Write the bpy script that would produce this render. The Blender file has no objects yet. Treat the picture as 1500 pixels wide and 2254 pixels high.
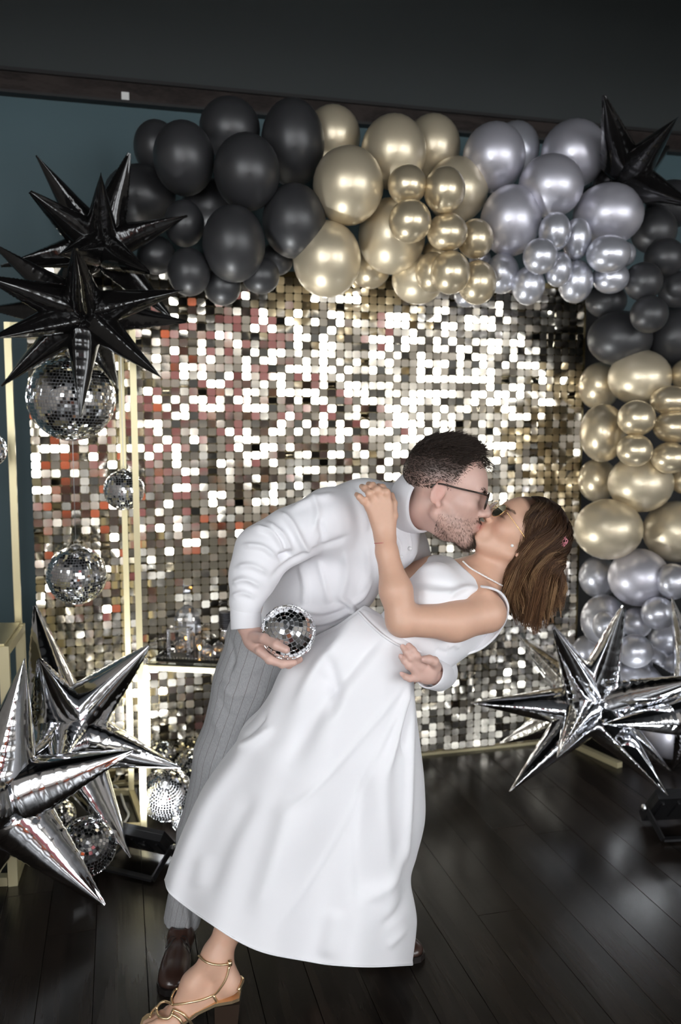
import bpy, bmesh, math, random
import numpy as np
from mathutils import Vector, Matrix, Quaternion

random.seed(7)
RNG = np.random.default_rng(11)
scene = bpy.context.scene
COL = scene.collection
PI = math.pi

# ------------------------------------------------------------------ camera
F = 1900.0                      # focal length in pixels of the 1500 x 2254 frame
CX, CY = 750.0, 1127.0
CAMH = 1.5
PITCH = math.atan(0.1003)
cp, sp = math.cos(PITCH), math.sin(PITCH)
FWD = np.array([0, cp, -sp]); UP = np.array([0, sp, cp]); RIGHT = np.array([1.0, 0, 0])
CAM = np.array([0, 0, CAMH])
cam_data = bpy.data.cameras.new('camera')
cam = bpy.data.objects.new('camera', cam_data)
COL.objects.link(cam)
cam.location = (0, 0, CAMH)
cam.rotation_euler = (PI / 2 - PITCH, 0, 0)
cam_data.sensor_fit = 'VERTICAL'
cam_data.sensor_height = 36.0
cam_data.lens = F / 2254.0 * 36.0
cam_data.clip_start = 0.05
cam_data.dof.use_dof = True
cam_data.dof.focus_distance = 2.2
cam_data.dof.aperture_fstop = 2.8
scene.camera = cam

# ------------------------------------------------------------------ view + world
vs = scene.view_settings
vs.view_transform = 'Standard'
vs.look = 'None'
vs.gamma = 1.0
vs.use_curve_mapping = False
vs.exposure = 0.0
world = bpy.data.worlds.new('world')
scene.world = world
world.use_nodes = True
world.node_tree.nodes['Background'].inputs[0].default_value = (0.5, 0.55, 0.6, 1)
world.node_tree.nodes['Background'].inputs[1].default_value = 0.05

WINDOW_LIGHT = 14.2
FLOOD_POWER = 22.0

# ------------------------------------------------------------------ geometry frames
def ray(px, py):
    return FWD + RIGHT * ((px - CX) / F) + UP * ((CY - py) / F)

def P(px, py, Y):
    r = ray(px, py)
    return CAM + r * (Y / r[1])

def PF(px, py, z=0.0):
    r = ray(px, py)
    return CAM + r * ((z - CAMH) / r[2])

YAW = math.radians(14.4)
RD = np.array([math.cos(YAW), math.sin(YAW), 0])        # along the backdrop, to the right
RN = np.array([math.sin(YAW), -math.cos(YAW), 0])       # out of the backdrop, to the viewer
RB = np.array([0.373, 3.819, 0])                        # a point at the foot of the backdrop

def R(s, t, z):
    return RB + RD * s + RN * t + np.array([0, 0, z])

def PW(px, py, t):
    """the point seen at a pixel on the plane t metres in front of the backdrop"""
    r = ray(px, py)
    q = RB + RN * t
    return CAM + r * (np.dot(q - CAM, RN) / np.dot(r, RN))

def toR(p):
    d = np.asarray(p) - RB
    return float(d @ RD), float(d @ RN), float(d[2])

def depth(p):
    return float((np.asarray(p) - CAM) @ FWD)

# ------------------------------------------------------------------ materials
MATS = {}
def mat(name, color, rough=0.5, metal=0.0, **kw):
    if name in MATS:
        return MATS[name]
    m = bpy.data.materials.new(name)
    m.use_nodes = True
    nt = m.node_tree
    b = nt.nodes['Principled BSDF']
    b.inputs['Base Color'].default_value = (*color, 1)
    b.inputs['Roughness'].default_value = rough
    b.inputs['Metallic'].default_value = metal
    for k, v in kw.items():
        if k in ('noise', 'bump', 'attr', 'stretch', 'random'):
            continue
        b.inputs[k].default_value = v
    if 'attr' in kw:                                    # colour stored on the mesh
        a = nt.nodes.new('ShaderNodeAttribute'); a.attribute_name = kw['attr']
        nt.links.new(a.outputs['Color'], b.inputs['Base Color'])
    if 'noise' in kw:                                   # (scale, amount) mottled value
        sc, am = kw['noise']
        tc = nt.nodes.new('ShaderNodeTexCoord')
        n = nt.nodes.new('ShaderNodeTexNoise'); n.inputs['Scale'].default_value = sc
        n.inputs['Detail'].default_value = 5
        nt.links.new(tc.outputs['Object'], n.inputs['Vector'])
        mx = nt.nodes.new('ShaderNodeMapRange')
        mx.inputs['To Min'].default_value = 1 - am; mx.inputs['To Max'].default_value = 1 + am
        nt.links.new(n.outputs['Fac'], mx.inputs['Value'])
        h = nt.nodes.new('ShaderNodeHueSaturation')
        src = b.inputs['Base Color'].links
        if src:
            nt.links.new(src[0].from_socket, h.inputs['Color'])
        else:
            h.inputs['Color'].default_value = (*color, 1)
        nt.links.new(mx.outputs[0], h.inputs['Value'])
        nt.links.new(h.outputs[0], b.inputs['Base Color'])
    if 'bump' in kw:                                    # (scale, strength, distance)
        sc, st, di = kw['bump']
        tc = nt.nodes.new('ShaderNodeTexCoord')
        n = nt.nodes.new('ShaderNodeTexNoise'); n.inputs['Scale'].default_value = sc
        n.inputs['Detail'].default_value = 4
        mp = nt.nodes.new('ShaderNodeMapping')
        mp.inputs['Scale'].default_value = kw.get('stretch', (1, 1, 1))
        nt.links.new(tc.outputs['Object'], mp.inputs['Vector'])
        nt.links.new(mp.outputs[0], n.inputs['Vector'])
        bp = nt.nodes.new('ShaderNodeBump')
        bp.inputs['Strength'].default_value = st; bp.inputs['Distance'].default_value = di
        nt.links.new(n.outputs['Fac'], bp.inputs['Height'])
        nt.links.new(bp.outputs[0], b.inputs['Normal'])
    MATS[name] = m
    return m

def emit(name, color, strength):
    m = bpy.data.materials.new(name); m.use_nodes = True
    b = m.node_tree.nodes['Principled BSDF']
    b.inputs['Base Color'].default_value = (0.8, 0.8, 0.8, 1)
    b.inputs['Emission Color'].default_value = (*color, 1)
    b.inputs['Emission Strength'].default_value = strength
    return m

# ------------------------------------------------------------------ mesh helpers
def mesh_from(verts, faces, smooth=False):
    me = bpy.data.meshes.new('mesh')
    verts = np.asarray(verts, dtype=np.float64)
    me.from_pydata(verts.tolist(), [], faces if isinstance(faces, list) else faces.tolist())
    if smooth:
        me.polygons.foreach_set('use_smooth', np.ones(len(me.polygons), dtype=bool))
    me.update()
    return me

def mesh_fast(verts, quads, smooth=True):
    """numpy verts (n,3), quads (m,k) with constant k"""
    me = bpy.data.meshes.new('mesh')
    verts = np.ascontiguousarray(verts, dtype=np.float32)
    quads = np.ascontiguousarray(quads, dtype=np.int32)
    m, k = quads.shape
    me.vertices.add(len(verts)); me.vertices.foreach_set('co', verts.ravel())
    me.loops.add(m * k); me.loops.foreach_set('vertex_index', quads.ravel())
    me.polygons.add(m)
    me.polygons.foreach_set('loop_start', np.arange(0, m * k, k, dtype=np.int32))
    me.polygons.foreach_set('use_smooth', np.full(m, smooth, dtype=bool))
    me.update(calc_edges=True)
    return me

def obj(name, me, material=None, parent=None, loc=None):
    o = bpy.data.objects.new(name, me)
    COL.objects.link(o)
    if material is not None and me is not None and len(me.materials) == 0:
        me.materials.append(material)
    if parent is not None:
        o.parent = parent
        o.matrix_parent_inverse = parent_world(parent).inverted()
    if loc is not None:
        o.location = loc
    return o

def parent_world(o):
    m = o.matrix_basis.copy()
    if o.parent is not None:
        m = parent_world(o.parent) @ o.matrix_parent_inverse @ m
    return m

def tag(o, label=None, cat=None, group=None, kind=None):
    if label: o['label'] = label
    if cat: o['category'] = cat
    if group: o['group'] = group
    if kind: o['kind'] = kind
    return o

def thing(name, label, cat, loc=(0, 0, 0), group=None):
    o = bpy.data.objects.new(name, None)
    COL.objects.link(o)
    o.empty_display_size = 0.05
    o.location = loc
    return tag(o, label, cat, group)

class MB:
    """collects simple shapes into one mesh"""
    def __init__(self):
        self.v = []; self.f = []
    def add(self, v, f):
        n = len(self.v)
        self.v += [tuple(map(float, p)) for p in v]
        self.f += [tuple(i + n for i in q) for q in f]
        return self
    def box8(self, c):
        return self.add(c, [(0, 3, 2, 1), (4, 5, 6, 7), (0, 1, 5, 4), (1, 2, 6, 5), (2, 3, 7, 6), (3, 0, 4, 7)])
    def bar(self, a, b, w, h=None, up=(0, 0, 1)):
        a = np.asarray(a, float); b = np.asarray(b, float); h = h or w
        z = (b - a) / np.linalg.norm(b - a)
        u = np.asarray(up, float)
        if abs(z @ u) > 0.95: u = RD
        x = np.cross(u, z); x /= np.linalg.norm(x); y = np.cross(z, x)
        c = []
        for e in (a, b):
            for sx, sy in ((-1, -1), (1, -1), (1, 1), (-1, 1)):
                c.append(e + x * sx * w / 2 + y * sy * h / 2)
        return self.box8(c)
    def rbox(self, s0, s1, t0, t1, z0, z1):
        return self.box8([R(s0, t1, z0), R(s1, t1, z0), R(s1, t0, z0), R(s0, t0, z0),
                          R(s0, t1, z1), R(s1, t1, z1), R(s1, t0, z1), R(s0, t0, z1)])
    def tube(self, pts, r, n=8, closed=False, caps=True):
        v, f = tube_geo(pts, r, n, closed, caps)
        return self.add(v, f)
    def lathe(self, prof, center, n=24, axis=(0, 0, 1)):
        c = np.asarray(center, float)
        m = np.array(Vector(axis).to_track_quat('Z', 'Y').to_matrix())
        v = []
        for r, z in prof:
            for k in range(n):
                a = 2 * PI * k / n
                v.append(c + m @ np.array([r * math.cos(a), r * math.sin(a), z]))
        f = []
        for i in range(len(prof) - 1):
            for k in range(n):
                f.append((i * n + k, i * n + (k + 1) % n, (i + 1) * n + (k + 1) % n, (i + 1) * n + k))
        if prof[0][0] > 1e-5: f.append(tuple(range(n - 1, -1, -1)))
        if prof[-1][0] > 1e-5: f.append(tuple((len(prof) - 1) * n + k for k in range(n)))
        return self.add(v, f)
    def build(self, name, material, parent=None, smooth=False):
        return obj(name, mesh_from(self.v, self.f, smooth), material, parent)

def tube_geo(pts, r, n=8, closed=False, caps=True):
    pts = [np.asarray(p, float) for p in pts]
    m = len(pts)
    rr = r if hasattr(r, '__len__') else [r] * m
    v = []; f = []
    prev = None
    for i in range(m):
        if closed:
            t = pts[(i + 1) % m] - pts[i - 1]
        else:
            t = pts[min(i + 1, m - 1)] - pts[max(i - 1, 0)]
        t = t / (np.linalg.norm(t) + 1e-12)
        if prev is None:
            a = np.array([0, 0, 1.0]) if abs(t[2]) < 0.9 else np.array([1.0, 0, 0])
            x = np.cross(a, t)
        else:
            x = prev - t * (prev @ t)
        x /= (np.linalg.norm(x) + 1e-12)
        prev = x
        y = np.cross(t, x)
        for k in range(n):
            a = 2 * PI * k / n
            v.append(pts[i] + rr[i] * (x * math.cos(a) + y * math.sin(a)))
    for i in range(m if closed else m - 1):
        j = (i + 1) % m
        for k in range(n):
            f.append((i * n + k, i * n + (k + 1) % n, j * n + (k + 1) % n, j * n + k))
    if caps and not closed:
        f.append(tuple(range(n - 1, -1, -1)))
        f.append(tuple((m - 1) * n + k for k in range(n)))
    return v, f

def spline(pts, n):
    """Catmull-Rom through the points, n samples (works for any dimension)"""
    p = np.asarray(pts, float)
    k = len(p)
    ext = np.vstack([2 * p[0] - p[1], p, 2 * p[-1] - p[-2]])
    u = np.linspace(0, k - 1, n)
    i = np.minimum(u.astype(int), k - 2)
    t = (u - i)[:, None]
    p0, p1, p2, p3 = ext[i], ext[i + 1], ext[i + 2], ext[i + 3]
    return 0.5 * (2 * p1 + (p2 - p0) * t + (2 * p0 - 5 * p1 + 4 * p2 - p3) * t ** 2 + (3 * p1 - p0 - 3 * p2 + p3) * t ** 3)

def grid_faces(nu, nv, closed_u=False):
    i = np.arange(nu if closed_u else nu - 1)[:, None]; j = np.arange(nv - 1)[None, :]
    i2 = (i + 1) % nu
    q = np.stack([i * nv + j + 0 * i, i2 * nv + j, i2 * nv + j + 1, i * nv + j + 1], -1)
    return q.reshape(-1, 4)
# ================================================================== the room
TW = -0.42                                   # the wall stands behind the backdrop
S0, S1, T1, ZC = -3.4, 3.4, 8.2, 3.95
M_teal = mat('teal paint', (0.054, 0.098, 0.112), 0.6, noise=(3, 0.08), bump=(180, 0.08, 0.002))
M_grey = mat('charcoal paint', (0.034, 0.040, 0.040), 0.65, noise=(3, 0.08), bump=(180, 0.08, 0.002))
M_room = mat('warm grey plaster', (0.46, 0.42, 0.38), 0.8, noise=(1.2, .55))
M_ceil = mat('black ceiling paint', (0.015, 0.016, 0.018), 0.8)

def wood(name, c0, c1, rough, along='Y', grain=1.0):
    m = bpy.data.materials.new(name); m.use_nodes = True
    nt = m.node_tree; b = nt.nodes['Principled BSDF']
    tc = nt.nodes.new('ShaderNodeTexCoord'); oi = nt.nodes.new('ShaderNodeObjectInfo')
    ad = nt.nodes.new('ShaderNodeVectorMath'); ad.operation = 'MULTIPLY_ADD'
    mul = nt.nodes.new('ShaderNodeVectorMath'); mul.operation = 'SCALE'
    cmb = nt.nodes.new('ShaderNodeCombineXYZ')
    for i in range(3): nt.links.new(oi.outputs['Random'], cmb.inputs[i])
    nt.links.new(cmb.outputs[0], mul.inputs[0]); mul.inputs['Scale'].default_value = 37.0
    addv = nt.nodes.new('ShaderNodeVectorMath'); addv.operation = 'ADD'
    nt.links.new(tc.outputs['Object'], addv.inputs[0]); nt.links.new(mul.outputs[0], addv.inputs[1])
    mp = nt.nodes.new('ShaderNodeMapping')
    mp.inputs['Scale'].default_value = (9, 0.7, 9) if along == 'Y' else (0.7, 9, 9)
    nt.links.new(addv.outputs[0], mp.inputs['Vector'])
    n1 = nt.nodes.new('ShaderNodeTexNoise'); n1.inputs['Scale'].default_value = 1.0
    n1.inputs['Detail'].default_value = 3; n1.inputs['Distortion'].default_value = 0.6
    nt.links.new(mp.outputs[0], n1.inputs['Vector'])
    w = nt.nodes.new('ShaderNodeMath'); w.operation = 'MULTIPLY'; w.inputs[1].default_value = 28.0
    nt.links.new(n1.outputs['Fac'], w.inputs[0])
    s = nt.nodes.new('ShaderNodeMath'); s.operation = 'SINE'; nt.links.new(w.outputs[0], s.inputs[0])
    mp2 = nt.nodes.new('ShaderNodeMapping')
    mp2.inputs['Scale'].default_value = (160, 5, 160) if along == 'Y' else (5, 160, 160)
    nt.links.new(addv.outputs[0], mp2.inputs['Vector'])
    n2 = nt.nodes.new('ShaderNodeTexNoise'); n2.inputs['Scale'].default_value = 1.0; n2.inputs['Detail'].default_value = 3
    nt.links.new(mp2.outputs[0], n2.inputs['Vector'])
    mr = nt.nodes.new('ShaderNodeMapRange'); mr.inputs['From Min'].default_value = -1
    nt.links.new(s.outputs[0], mr.inputs['Value'])
    mix = nt.nodes.new('ShaderNodeMath'); mix.operation = 'MULTIPLY_ADD'
    nt.links.new(n2.outputs['Fac'], mix.inputs[0]); mix.inputs[1].default_value = 0.7
    sc = nt.nodes.new('ShaderNodeMath'); sc.operation = 'MULTIPLY'; sc.inputs[1].default_value = 0.45
    nt.links.new(mr.outputs[0], sc.inputs[0]); nt.links.new(sc.outputs[0], mix.inputs[2])
    cr = nt.nodes.new('ShaderNodeValToRGB')
    cr.color_ramp.elements[0].color = (*c0, 1); cr.color_ramp.elements[1].color = (*c1, 1)
    cr.color_ramp.elements[0].position = 0.25; cr.color_ramp.elements[1].position = 0.8
    nt.links.new(mix.outputs[0], cr.inputs[0])
    hs = nt.nodes.new('ShaderNodeHueSaturation')
    mv = nt.nodes.new('ShaderNodeMapRange'); mv.inputs['To Min'].default_value = 0.85; mv.inputs['To Max'].default_value = 1.15
    nt.links.new(oi.outputs['Random'], mv.inputs['Value']); nt.links.new(mv.outputs[0], hs.inputs['Value'])
    nt.links.new(cr.outputs[0], hs.inputs['Color']); nt.links.new(hs.outputs[0], b.inputs['Base Color'])
    bp = nt.nodes.new('ShaderNodeBump'); bp.inputs['Strength'].default_value = 0.35 * grain; bp.inputs['Distance'].default_value = 0.0012
    nt.links.new(mix.outputs[0], bp.inputs['Height']); nt.links.new(bp.outputs[0], b.inputs['Normal'])
    b.inputs['Roughness'].default_value = rough
    b.inputs['Specular IOR Level'].default_value = 0.145
    return m

M_floor = wood('dark stained oak', (0.0065, 0.005, 0.004), (0.016, 0.012, 0.0095), 0.27)
M_trim = wood('dark brown rail wood', (0.017, 0.013, 0.012), (0.036, 0.028, 0.025), 0.5, along='X')

def struct(name, mb, m, parent=None):
    o = mb.build(name, m, parent)
    if parent is None: o['kind'] = 'structure'
    return o

z_tr0 = PW(585, 257, TW)[2]; z_tr1 = PW(750, 235, TW)[2]
struct('wall_back', MB().rbox(S0, S1, TW - 0.12, TW, 0, z_tr0 + 0.02), M_teal)
struct('wall_upper', MB().rbox(S0, S1, TW - 0.12, TW + 0.008, z_tr0 + 0.02, ZC), M_grey)
tr = struct('trim_1', MB().rbox(S0, S1, TW + 0.0085, TW + 0.045, z_tr0, z_tr1), M_trim)
lip = MB().rbox(S0, S1, TW + 0.0085, TW + 0.06, z_tr1, z_tr1 + 0.015)
lip.rbox(S0, S1, TW + 0.001, TW + 0.055, z_tr0 - 0.012, z_tr0 - 0.0005)
lip.build('moulding', mat('dark rail edge', (0.012, 0.011, 0.011), 0.5), tr)
struct('ceiling', MB().rbox(S0 - 0.12, S1 + 0.12, TW - 0.12, T1 + 0.12, ZC, ZC + 0.1), M_ceil)

struct('added_shade_beam', MB().rbox(S0, S1, 1.9, 2.25, 2.85, ZC), M_ceil)  # unseen beam, added to keep window light off the upper wall

# walls with window openings: built as piers around each opening
def wall_windows(name, along, fixed, lo, hi, openings, inner):
    """along 's' -> wall runs over s at t=fixed ; along 't' -> runs over t at s=fixed"""
    mb = MB()
    def bx(a0, a1, z0, z1):
        if along == 's': mb.rbox(a0, a1, fixed, fixed + inner, z0, z1)
        else: mb.rbox(fixed, fixed + inner, a0, a1, z0, z1)
    cur = lo
    for (a0, a1, z0, z1) in openings:
        bx(cur, a0, 0, ZC); bx(a0, a1, 0, z0); bx(a0, a1, z1, ZC); cur = a1
    bx(cur, hi, 0, ZC)
    return struct(name, mb, M_room)

M_pane = emit('daylit window glass', (0.93, 0.97, 1.0), WINDOW_LIGHT)
M_wframe = mat('dark window frame', (0.03, 0.03, 0.03), 0.4)
WIN_BACK = [(-3.1, -2.5, 0.9, 3.1), (-1.75, -1.05, 0.9, 3.1), (0.75, 1.45, 0.9, 3.1), (1.9, 2.7, 0.9, 3.1)]
FILL_WIN_LEFT = [(3.9, 4.9, 0.9, 3.1), (5.6, 6.6, 0.9, 3.1)]  # unseen windows added as fill light on the couple from the left
WIN_RIGHT = [(4.9, 5.7, 0.9, 3.1), (6.4, 7.3, 0.9, 3.1)]
wall_windows('wall_rear', 's', T1, S0 - 0.12, S1 + 0.12, WIN_BACK, 0.12)
wall_windows('wall_right', 't', S1, TW - 0.12, T1, WIN_RIGHT, 0.12)
wall_windows('wall_left', 't', S0 - 0.12, TW - 0.12, T1, FILL_WIN_LEFT, 0.12)
n = 0
for along, wins in (('s', WIN_BACK), ('t', WIN_RIGHT), ('l', FILL_WIN_LEFT)):
    for (a0, a1, z0, z1) in wins:
        n += 1
        def bx(mb, b0, b1, d0, d1, y0, y1):
            if along == 's': mb.rbox(b0, b1, T1 + d0, T1 + d1, y0, y1)
            elif along == 't': mb.rbox(S1 + d0, S1 + d1, b0, b1, y0, y1)
            else: mb.rbox(S0 - d1, S0 - d0, b0, b1, y0, y1)
            return mb
        fr = MB()
        for q in ((a0, a0 + .04, z0, z1), (a1 - .04, a1, z0, z1), (a0 + .04, a1 - .04, z0, z0 + .04), (a0 + .04, a1 - .04, z1 - .04, z1),
                  ((a0 + a1) / 2 - .02, (a0 + a1) / 2 + .02, z0 + .04, z1 - .04)):
            bx(fr, q[0], q[1], 0.01, 0.07, q[2], q[3])
        w = struct('window_%d' % n, fr, M_wframe)  # those in the left wall are only the added fill
        mid = (a0 + a1) / 2
        for b0, b1 in ((a0 + .04, mid - .02), (mid + .02, a1 - .04)):
            bx(MB(), b0, b1, 0.03, 0.05, z0 + .04, z1 - .04).build('pane', M_pane, w)

# floor: sub-floor and planks laid square to the wall
fl = struct('floor', MB().rbox(S0, S1, TW, T1, -0.06, -0.012), mat('sub floor', (0.006, 0.005, 0.004), 0.7))
PWD = 0.142
plank_mesh = {}
def plank_me(L):
    key = round(L, 2)
    if key not in plank_mesh:
        w = PWD / 2 - 0.0008; l = L / 2 - 0.0008; b = 0.0007
        v = [(-w, -l, -.012), (w, -l, -.012), (w, l, -.012), (-w, l, -.012),
             (-w, -l, -b), (w, -l, -b), (w, l, -b), (-w, l, -b),
             (-w + b, -l + b, 0), (w - b, -l + b, 0), (w - b, l - b, 0), (-w + b, l - b, 0)]
        f = [(0, 1, 5, 4), (1, 2, 6, 5), (2, 3, 7, 6), (3, 0, 4, 7), (4, 5, 9, 8), (5, 6, 10, 9), (6, 7, 11, 10), (7, 4, 8, 11), (8, 9, 10, 11)]
        plank_mesh[key] = mesh_from(v, f); plank_mesh[key].materials.append(M_floor)
    return plank_mesh[key]
rot = Matrix.Rotation(YAW, 4, 'Z')
ncol = int((S1 - S0) / PWD)
pr = random.Random(3)
far = MB()
for c in range(ncol):
    s = S0 + (c + 0.5) * PWD
    t = TW - pr.random() * 1.2
    while t < T1:
        L = pr.choice((1.2, 1.5, 1.8))
        a, b_ = max(t, TW), min(t + L, T1)
        t += L
        if b_ - a < 0.05: continue
        if a > 3.4 or abs(s + 0.3) > 2.4:
            w = PWD / 2 - 0.0008
            far.rbox(s - w, s + w, a + .0008, b_ - .0008, -0.012, 0); continue
        o = obj('plank', plank_me(b_ - a), None, None)
        o.parent = fl
        o.matrix_world = Matrix.Translation(R(s, (a + b_) / 2, 0)) @ rot
tag(far.build('planking', M_floor, fl), kind='stuff')

# things that stand behind the camera and show only in the mirrors
cur = thing('curtain', 'dusty pink curtain hanging on the rear wall behind the camera', 'curtain', R(-0.2, T1 - 0.1, 0))
v = []; N = 60
for i in range(N + 1):
    a = i / N
    for z in (0.1, 2.7):
        v.append(R(-0.6 + 1.3 * a, T1 - 0.1 + 0.035 * math.sin(a * 70), z))
f = [(2 * i, 2 * i + 2, 2 * i + 3, 2 * i + 1) for i in range(N)]
co = obj('drape', mesh_from(v, f, True), mat('dusty pink cloth', (0.55, 0.18, 0.19), 0.8), cur)
MB().tube([R(-0.7, T1 - .1, 2.72), R(.8, T1 - .1, 2.72)], 0.015).build('rod', mat('dark rod', (.05, .05, .05), .4, 1.0), cur)
sf = thing('bench_seat', 'orange upholstered bench along the rear wall behind the camera', 'bench', R(-2.0, T1 - .5, 0))
MB().rbox(-3.2, -1.0, T1 - .75, T1 - .16, 0.15, 0.45).build('seat', mat('orange upholstery', (0.75, 0.13, 0.03), 0.7), sf)
MB().rbox(-3.2, -1.0, T1 - .155, T1 - .02, 0.15, 0.88).build('backrest', mat('brown leather', (0.2, 0.085, 0.04), 0.6), sf)
for s in (-3.1, -1.1):
    MB().rbox(s, s + .05, T1 - .6, T1 - .5, 0, .15).build('leg', M_wframe, sf)
# ================================================================== sequin backdrop
M_seq = mat('champagne mirror sequin', (0.87, 0.81, 0.70), 0.09, 1.0)
M_gold = mat('brushed pale gold metal', (0.62, 0.55, 0.34), 0.36, 0.6, bump=(60, 0.1, 0.001))
sL = toR(PW(78, 1283, 0))[0]; sR = toR(PW(1287, 1000, 0))[0]
ZT = 2.14
bd = thing('sequin_backdrop', 'champagne gold square-sequin shimmer wall behind the couple', 'backdrop', R((sL + sR) / 2, 0, 0))
fr = MB()
fr.rbox(sL, sR, -0.055, -0.03, 0.0, 0.02); fr.rbox(sL, sR, -0.055, -0.03, ZT - .025, ZT)
for s in (sL, (sL + sR) / 2, sR - .025): fr.rbox(s, s + .025, -0.055, -0.03, 0.02, ZT - .025)
fr.build('frame', M_gold, bd)
MB().rbox(sL, sR, -0.028, -0.02, 0.005, ZT).build('mesh_panel', mat('smoky gold grid panel', (0.10, 0.075, 0.03), 0.25, 0.6), bd)
MB().rbox(sL, sR, -0.019, 0.012, 0.0, 0.012).build('bottom_rail', M_gold, bd)
PXs, PZs = 0.0365, 0.0328
sw, sh, st = PXs * 0.475, PZs * 0.475, 0.0007
c = 0.005
ring = [(-sw + c, -sh), (sw - c, -sh), (sw, -sh + c), (sw, sh - c), (sw - c, sh), (-sw + c, sh), (-sw, sh - c), (-sw, -sh + c)]
sv = np.array([(x, -st, z) for x, z in ring] + [(x, st, z) for x, z in ring])
sfc = [tuple(range(8)), tuple(range(15, 7, -1))] + [(k, k + 8, (k + 1) % 8 + 8, (k + 1) % 8) for k in range(8)]
seq_me = mesh_from(sv, sfc); seq_me.materials.append(M_seq)
ncs = int((sR - sL) / PXs); nrs = int((ZT - 0.012) / PZs)
cand = []
srng = np.random.default_rng(5)
allv = []; cnt = 0
base = np.array([RD, -RN, [0, 0, 1.0]]).T          # local x,y,z -> world
parts = 0
for i in range(ncs):
    for j in range(nrs):
        s = sL + (i + .5) * PXs; z = 0.014 + (j + .5) * PZs
        ax = srng.normal(0, 0.075) + 0.035 * math.sin(i * .21 + 1.3) * math.cos(j * .17)
        az = srng.normal(0, 0.07) + 0.03 * math.sin(j * .3 + i * .12)
        if srng.random() < 0.12: ax += srng.normal(0, .3)
        ca, sa = math.cos(ax), math.sin(ax); cz, sz = math.cos(az), math.sin(az)
        m = base @ np.array([[cz, -sz, 0], [sz, cz, 0], [0, 0, 1]]) @ np.array([[1, 0, 0], [0, ca, -sa], [0, sa, ca]])
        p = R(s, srng.uniform(0.0, 0.004), z)
        q = ((p - CAM) @ RIGHT) / depth(p) * F + CX, CY - ((p - CAM) @ UP) / depth(p) * F
        if parts < 300 and 330 < q[0] < 690 and 690 < q[1] < 960:
            o = bpy.data.objects.new('sequin', seq_me); COL.objects.link(o)
            o.parent = bd
            o.matrix_parent_inverse = parent_world(bd).inverted()
            M4 = np.eye(4); M4[:3, :3] = m; M4[:3, 3] = p
            o.matrix_basis = Matrix(M4.tolist())
            parts += 1
        else:
            allv.append(sv @ m.T + p)
nv = len(sv)
V = np.concatenate(allv)
K = len(allv)
me = bpy.data.meshes.new('mesh')
fs = []
offs = (np.arange(K) * nv)
sizes = [len(q) for q in sfc]
loops = np.concatenate([np.array(q) for q in sfc])
L = (loops[None, :] + offs[:, None]).ravel().astype(np.int32)
starts = np.cumsum([0] + sizes[:-1]); 
LS = (starts[None, :] + (np.arange(K) * len(loops))[:, None]).ravel().astype(np.int32)
me.vertices.add(len(V)); me.vertices.foreach_set('co', V.astype(np.float32).ravel())
me.loops.add(len(L)); me.loops.foreach_set('vertex_index', L)
me.polygons.add(len(LS)); me.polygons.foreach_set('loop_start', LS)
me.polygons.foreach_set('use_smooth', np.zeros(len(LS), dtype=bool))
me.update(calc_edges=True)
tag(obj('sequins', me, M_seq, bd), kind='stuff')
pnl = thing('dark_panel', 'tall black panel standing behind the balloon column right of the sequins', 'panel', R(sR + .35, -.2, 0))
MB().rbox(sR + .012, sR + .75, -0.26, -0.22, 0.02, 2.06).build('board', mat('black board', (.006, .006, .007), .7), pnl)
for s_ in (sR + .05, sR + .66): MB().rbox(s_, s_ + .04, -0.34, -0.14, 0.0, 0.02).build('foot', mat('black board foot', (.006, .006, .007), .5), pnl)
# stand foot sticking out past the right end
ft = MB(); a = PF(1255, 1640); b2 = PF(1365, 1690)
ft.bar(a + np.array([0, 0, .012]), b2 + np.array([0, 0, .012]), 0.03, 0.024)
ft.build('foot', M_gold, bd)
# ================================================================== balloons
def balloon_unit():
    v = []; f = []; nu, nv = 28, 18
    for i in range(nv + 1):
        th = PI * i / nv
        z = math.cos(th); r = math.sin(th)
        if z < 0: r *= 1 - 0.10 * z * z * z * z; z *= 1.06
        for k in range(nu):
            a = 2 * PI * k / nu
            v.append((r * math.cos(a), r * math.sin(a), z))
    for i in range(nv):
        for k in range(nu):
            f.append((i * nu + k, (i + 1) * nu + k, (i + 1) * nu + (k + 1) % nu, i * nu + (k + 1) % nu))
    return v, f
BV, BF = balloon_unit()
M_bal = {
    'black': mat('matte black latex', (0.028, 0.028, 0.030), 0.42, 0.0, **{'Coat Weight': 0.25, 'Coat Roughness': 0.35}),
    'gold_small': mat('chrome gold latex', (0.65, 0.55, 0.38), 0.31, 0.72, **{'Coat Weight': 0.5, 'Coat Roughness': 0.12}),
    'silver_small': mat('chrome silver latex', (0.57, 0.575, 0.63), 0.32, 0.7, **{'Coat Weight': 0.5, 'Coat Roughness': 0.12}),
    'gold': mat('pearl gold latex', (0.66, 0.57, 0.41), 0.38, 0.6, **{'Coat Weight': 0.5, 'Coat Roughness': 0.15}),
    'silver': mat('pearl silver latex', (0.56, 0.55, 0.61), 0.40, 0.66, **{'Coat Weight': 0.4, 'Coat Roughness': 0.16}),
}
bal_me = {}
knot_me = {}
for c_, m_ in M_bal.items():
    bal_me[c_] = mesh_from(BV, BF, True); bal_me[c_].materials.append(m_)
    kb = MB().lathe([(0.05, -1.03), (0.035, -1.09), (0.075, -1.13), (0.085, -1.17), (0.02, -1.17)], (0, 0, 0), 10)
    knot_me[c_] = mesh_from(kb.v, kb.f, True); knot_me[c_].materials.append(m_)
brng = random.Random(4)
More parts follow.
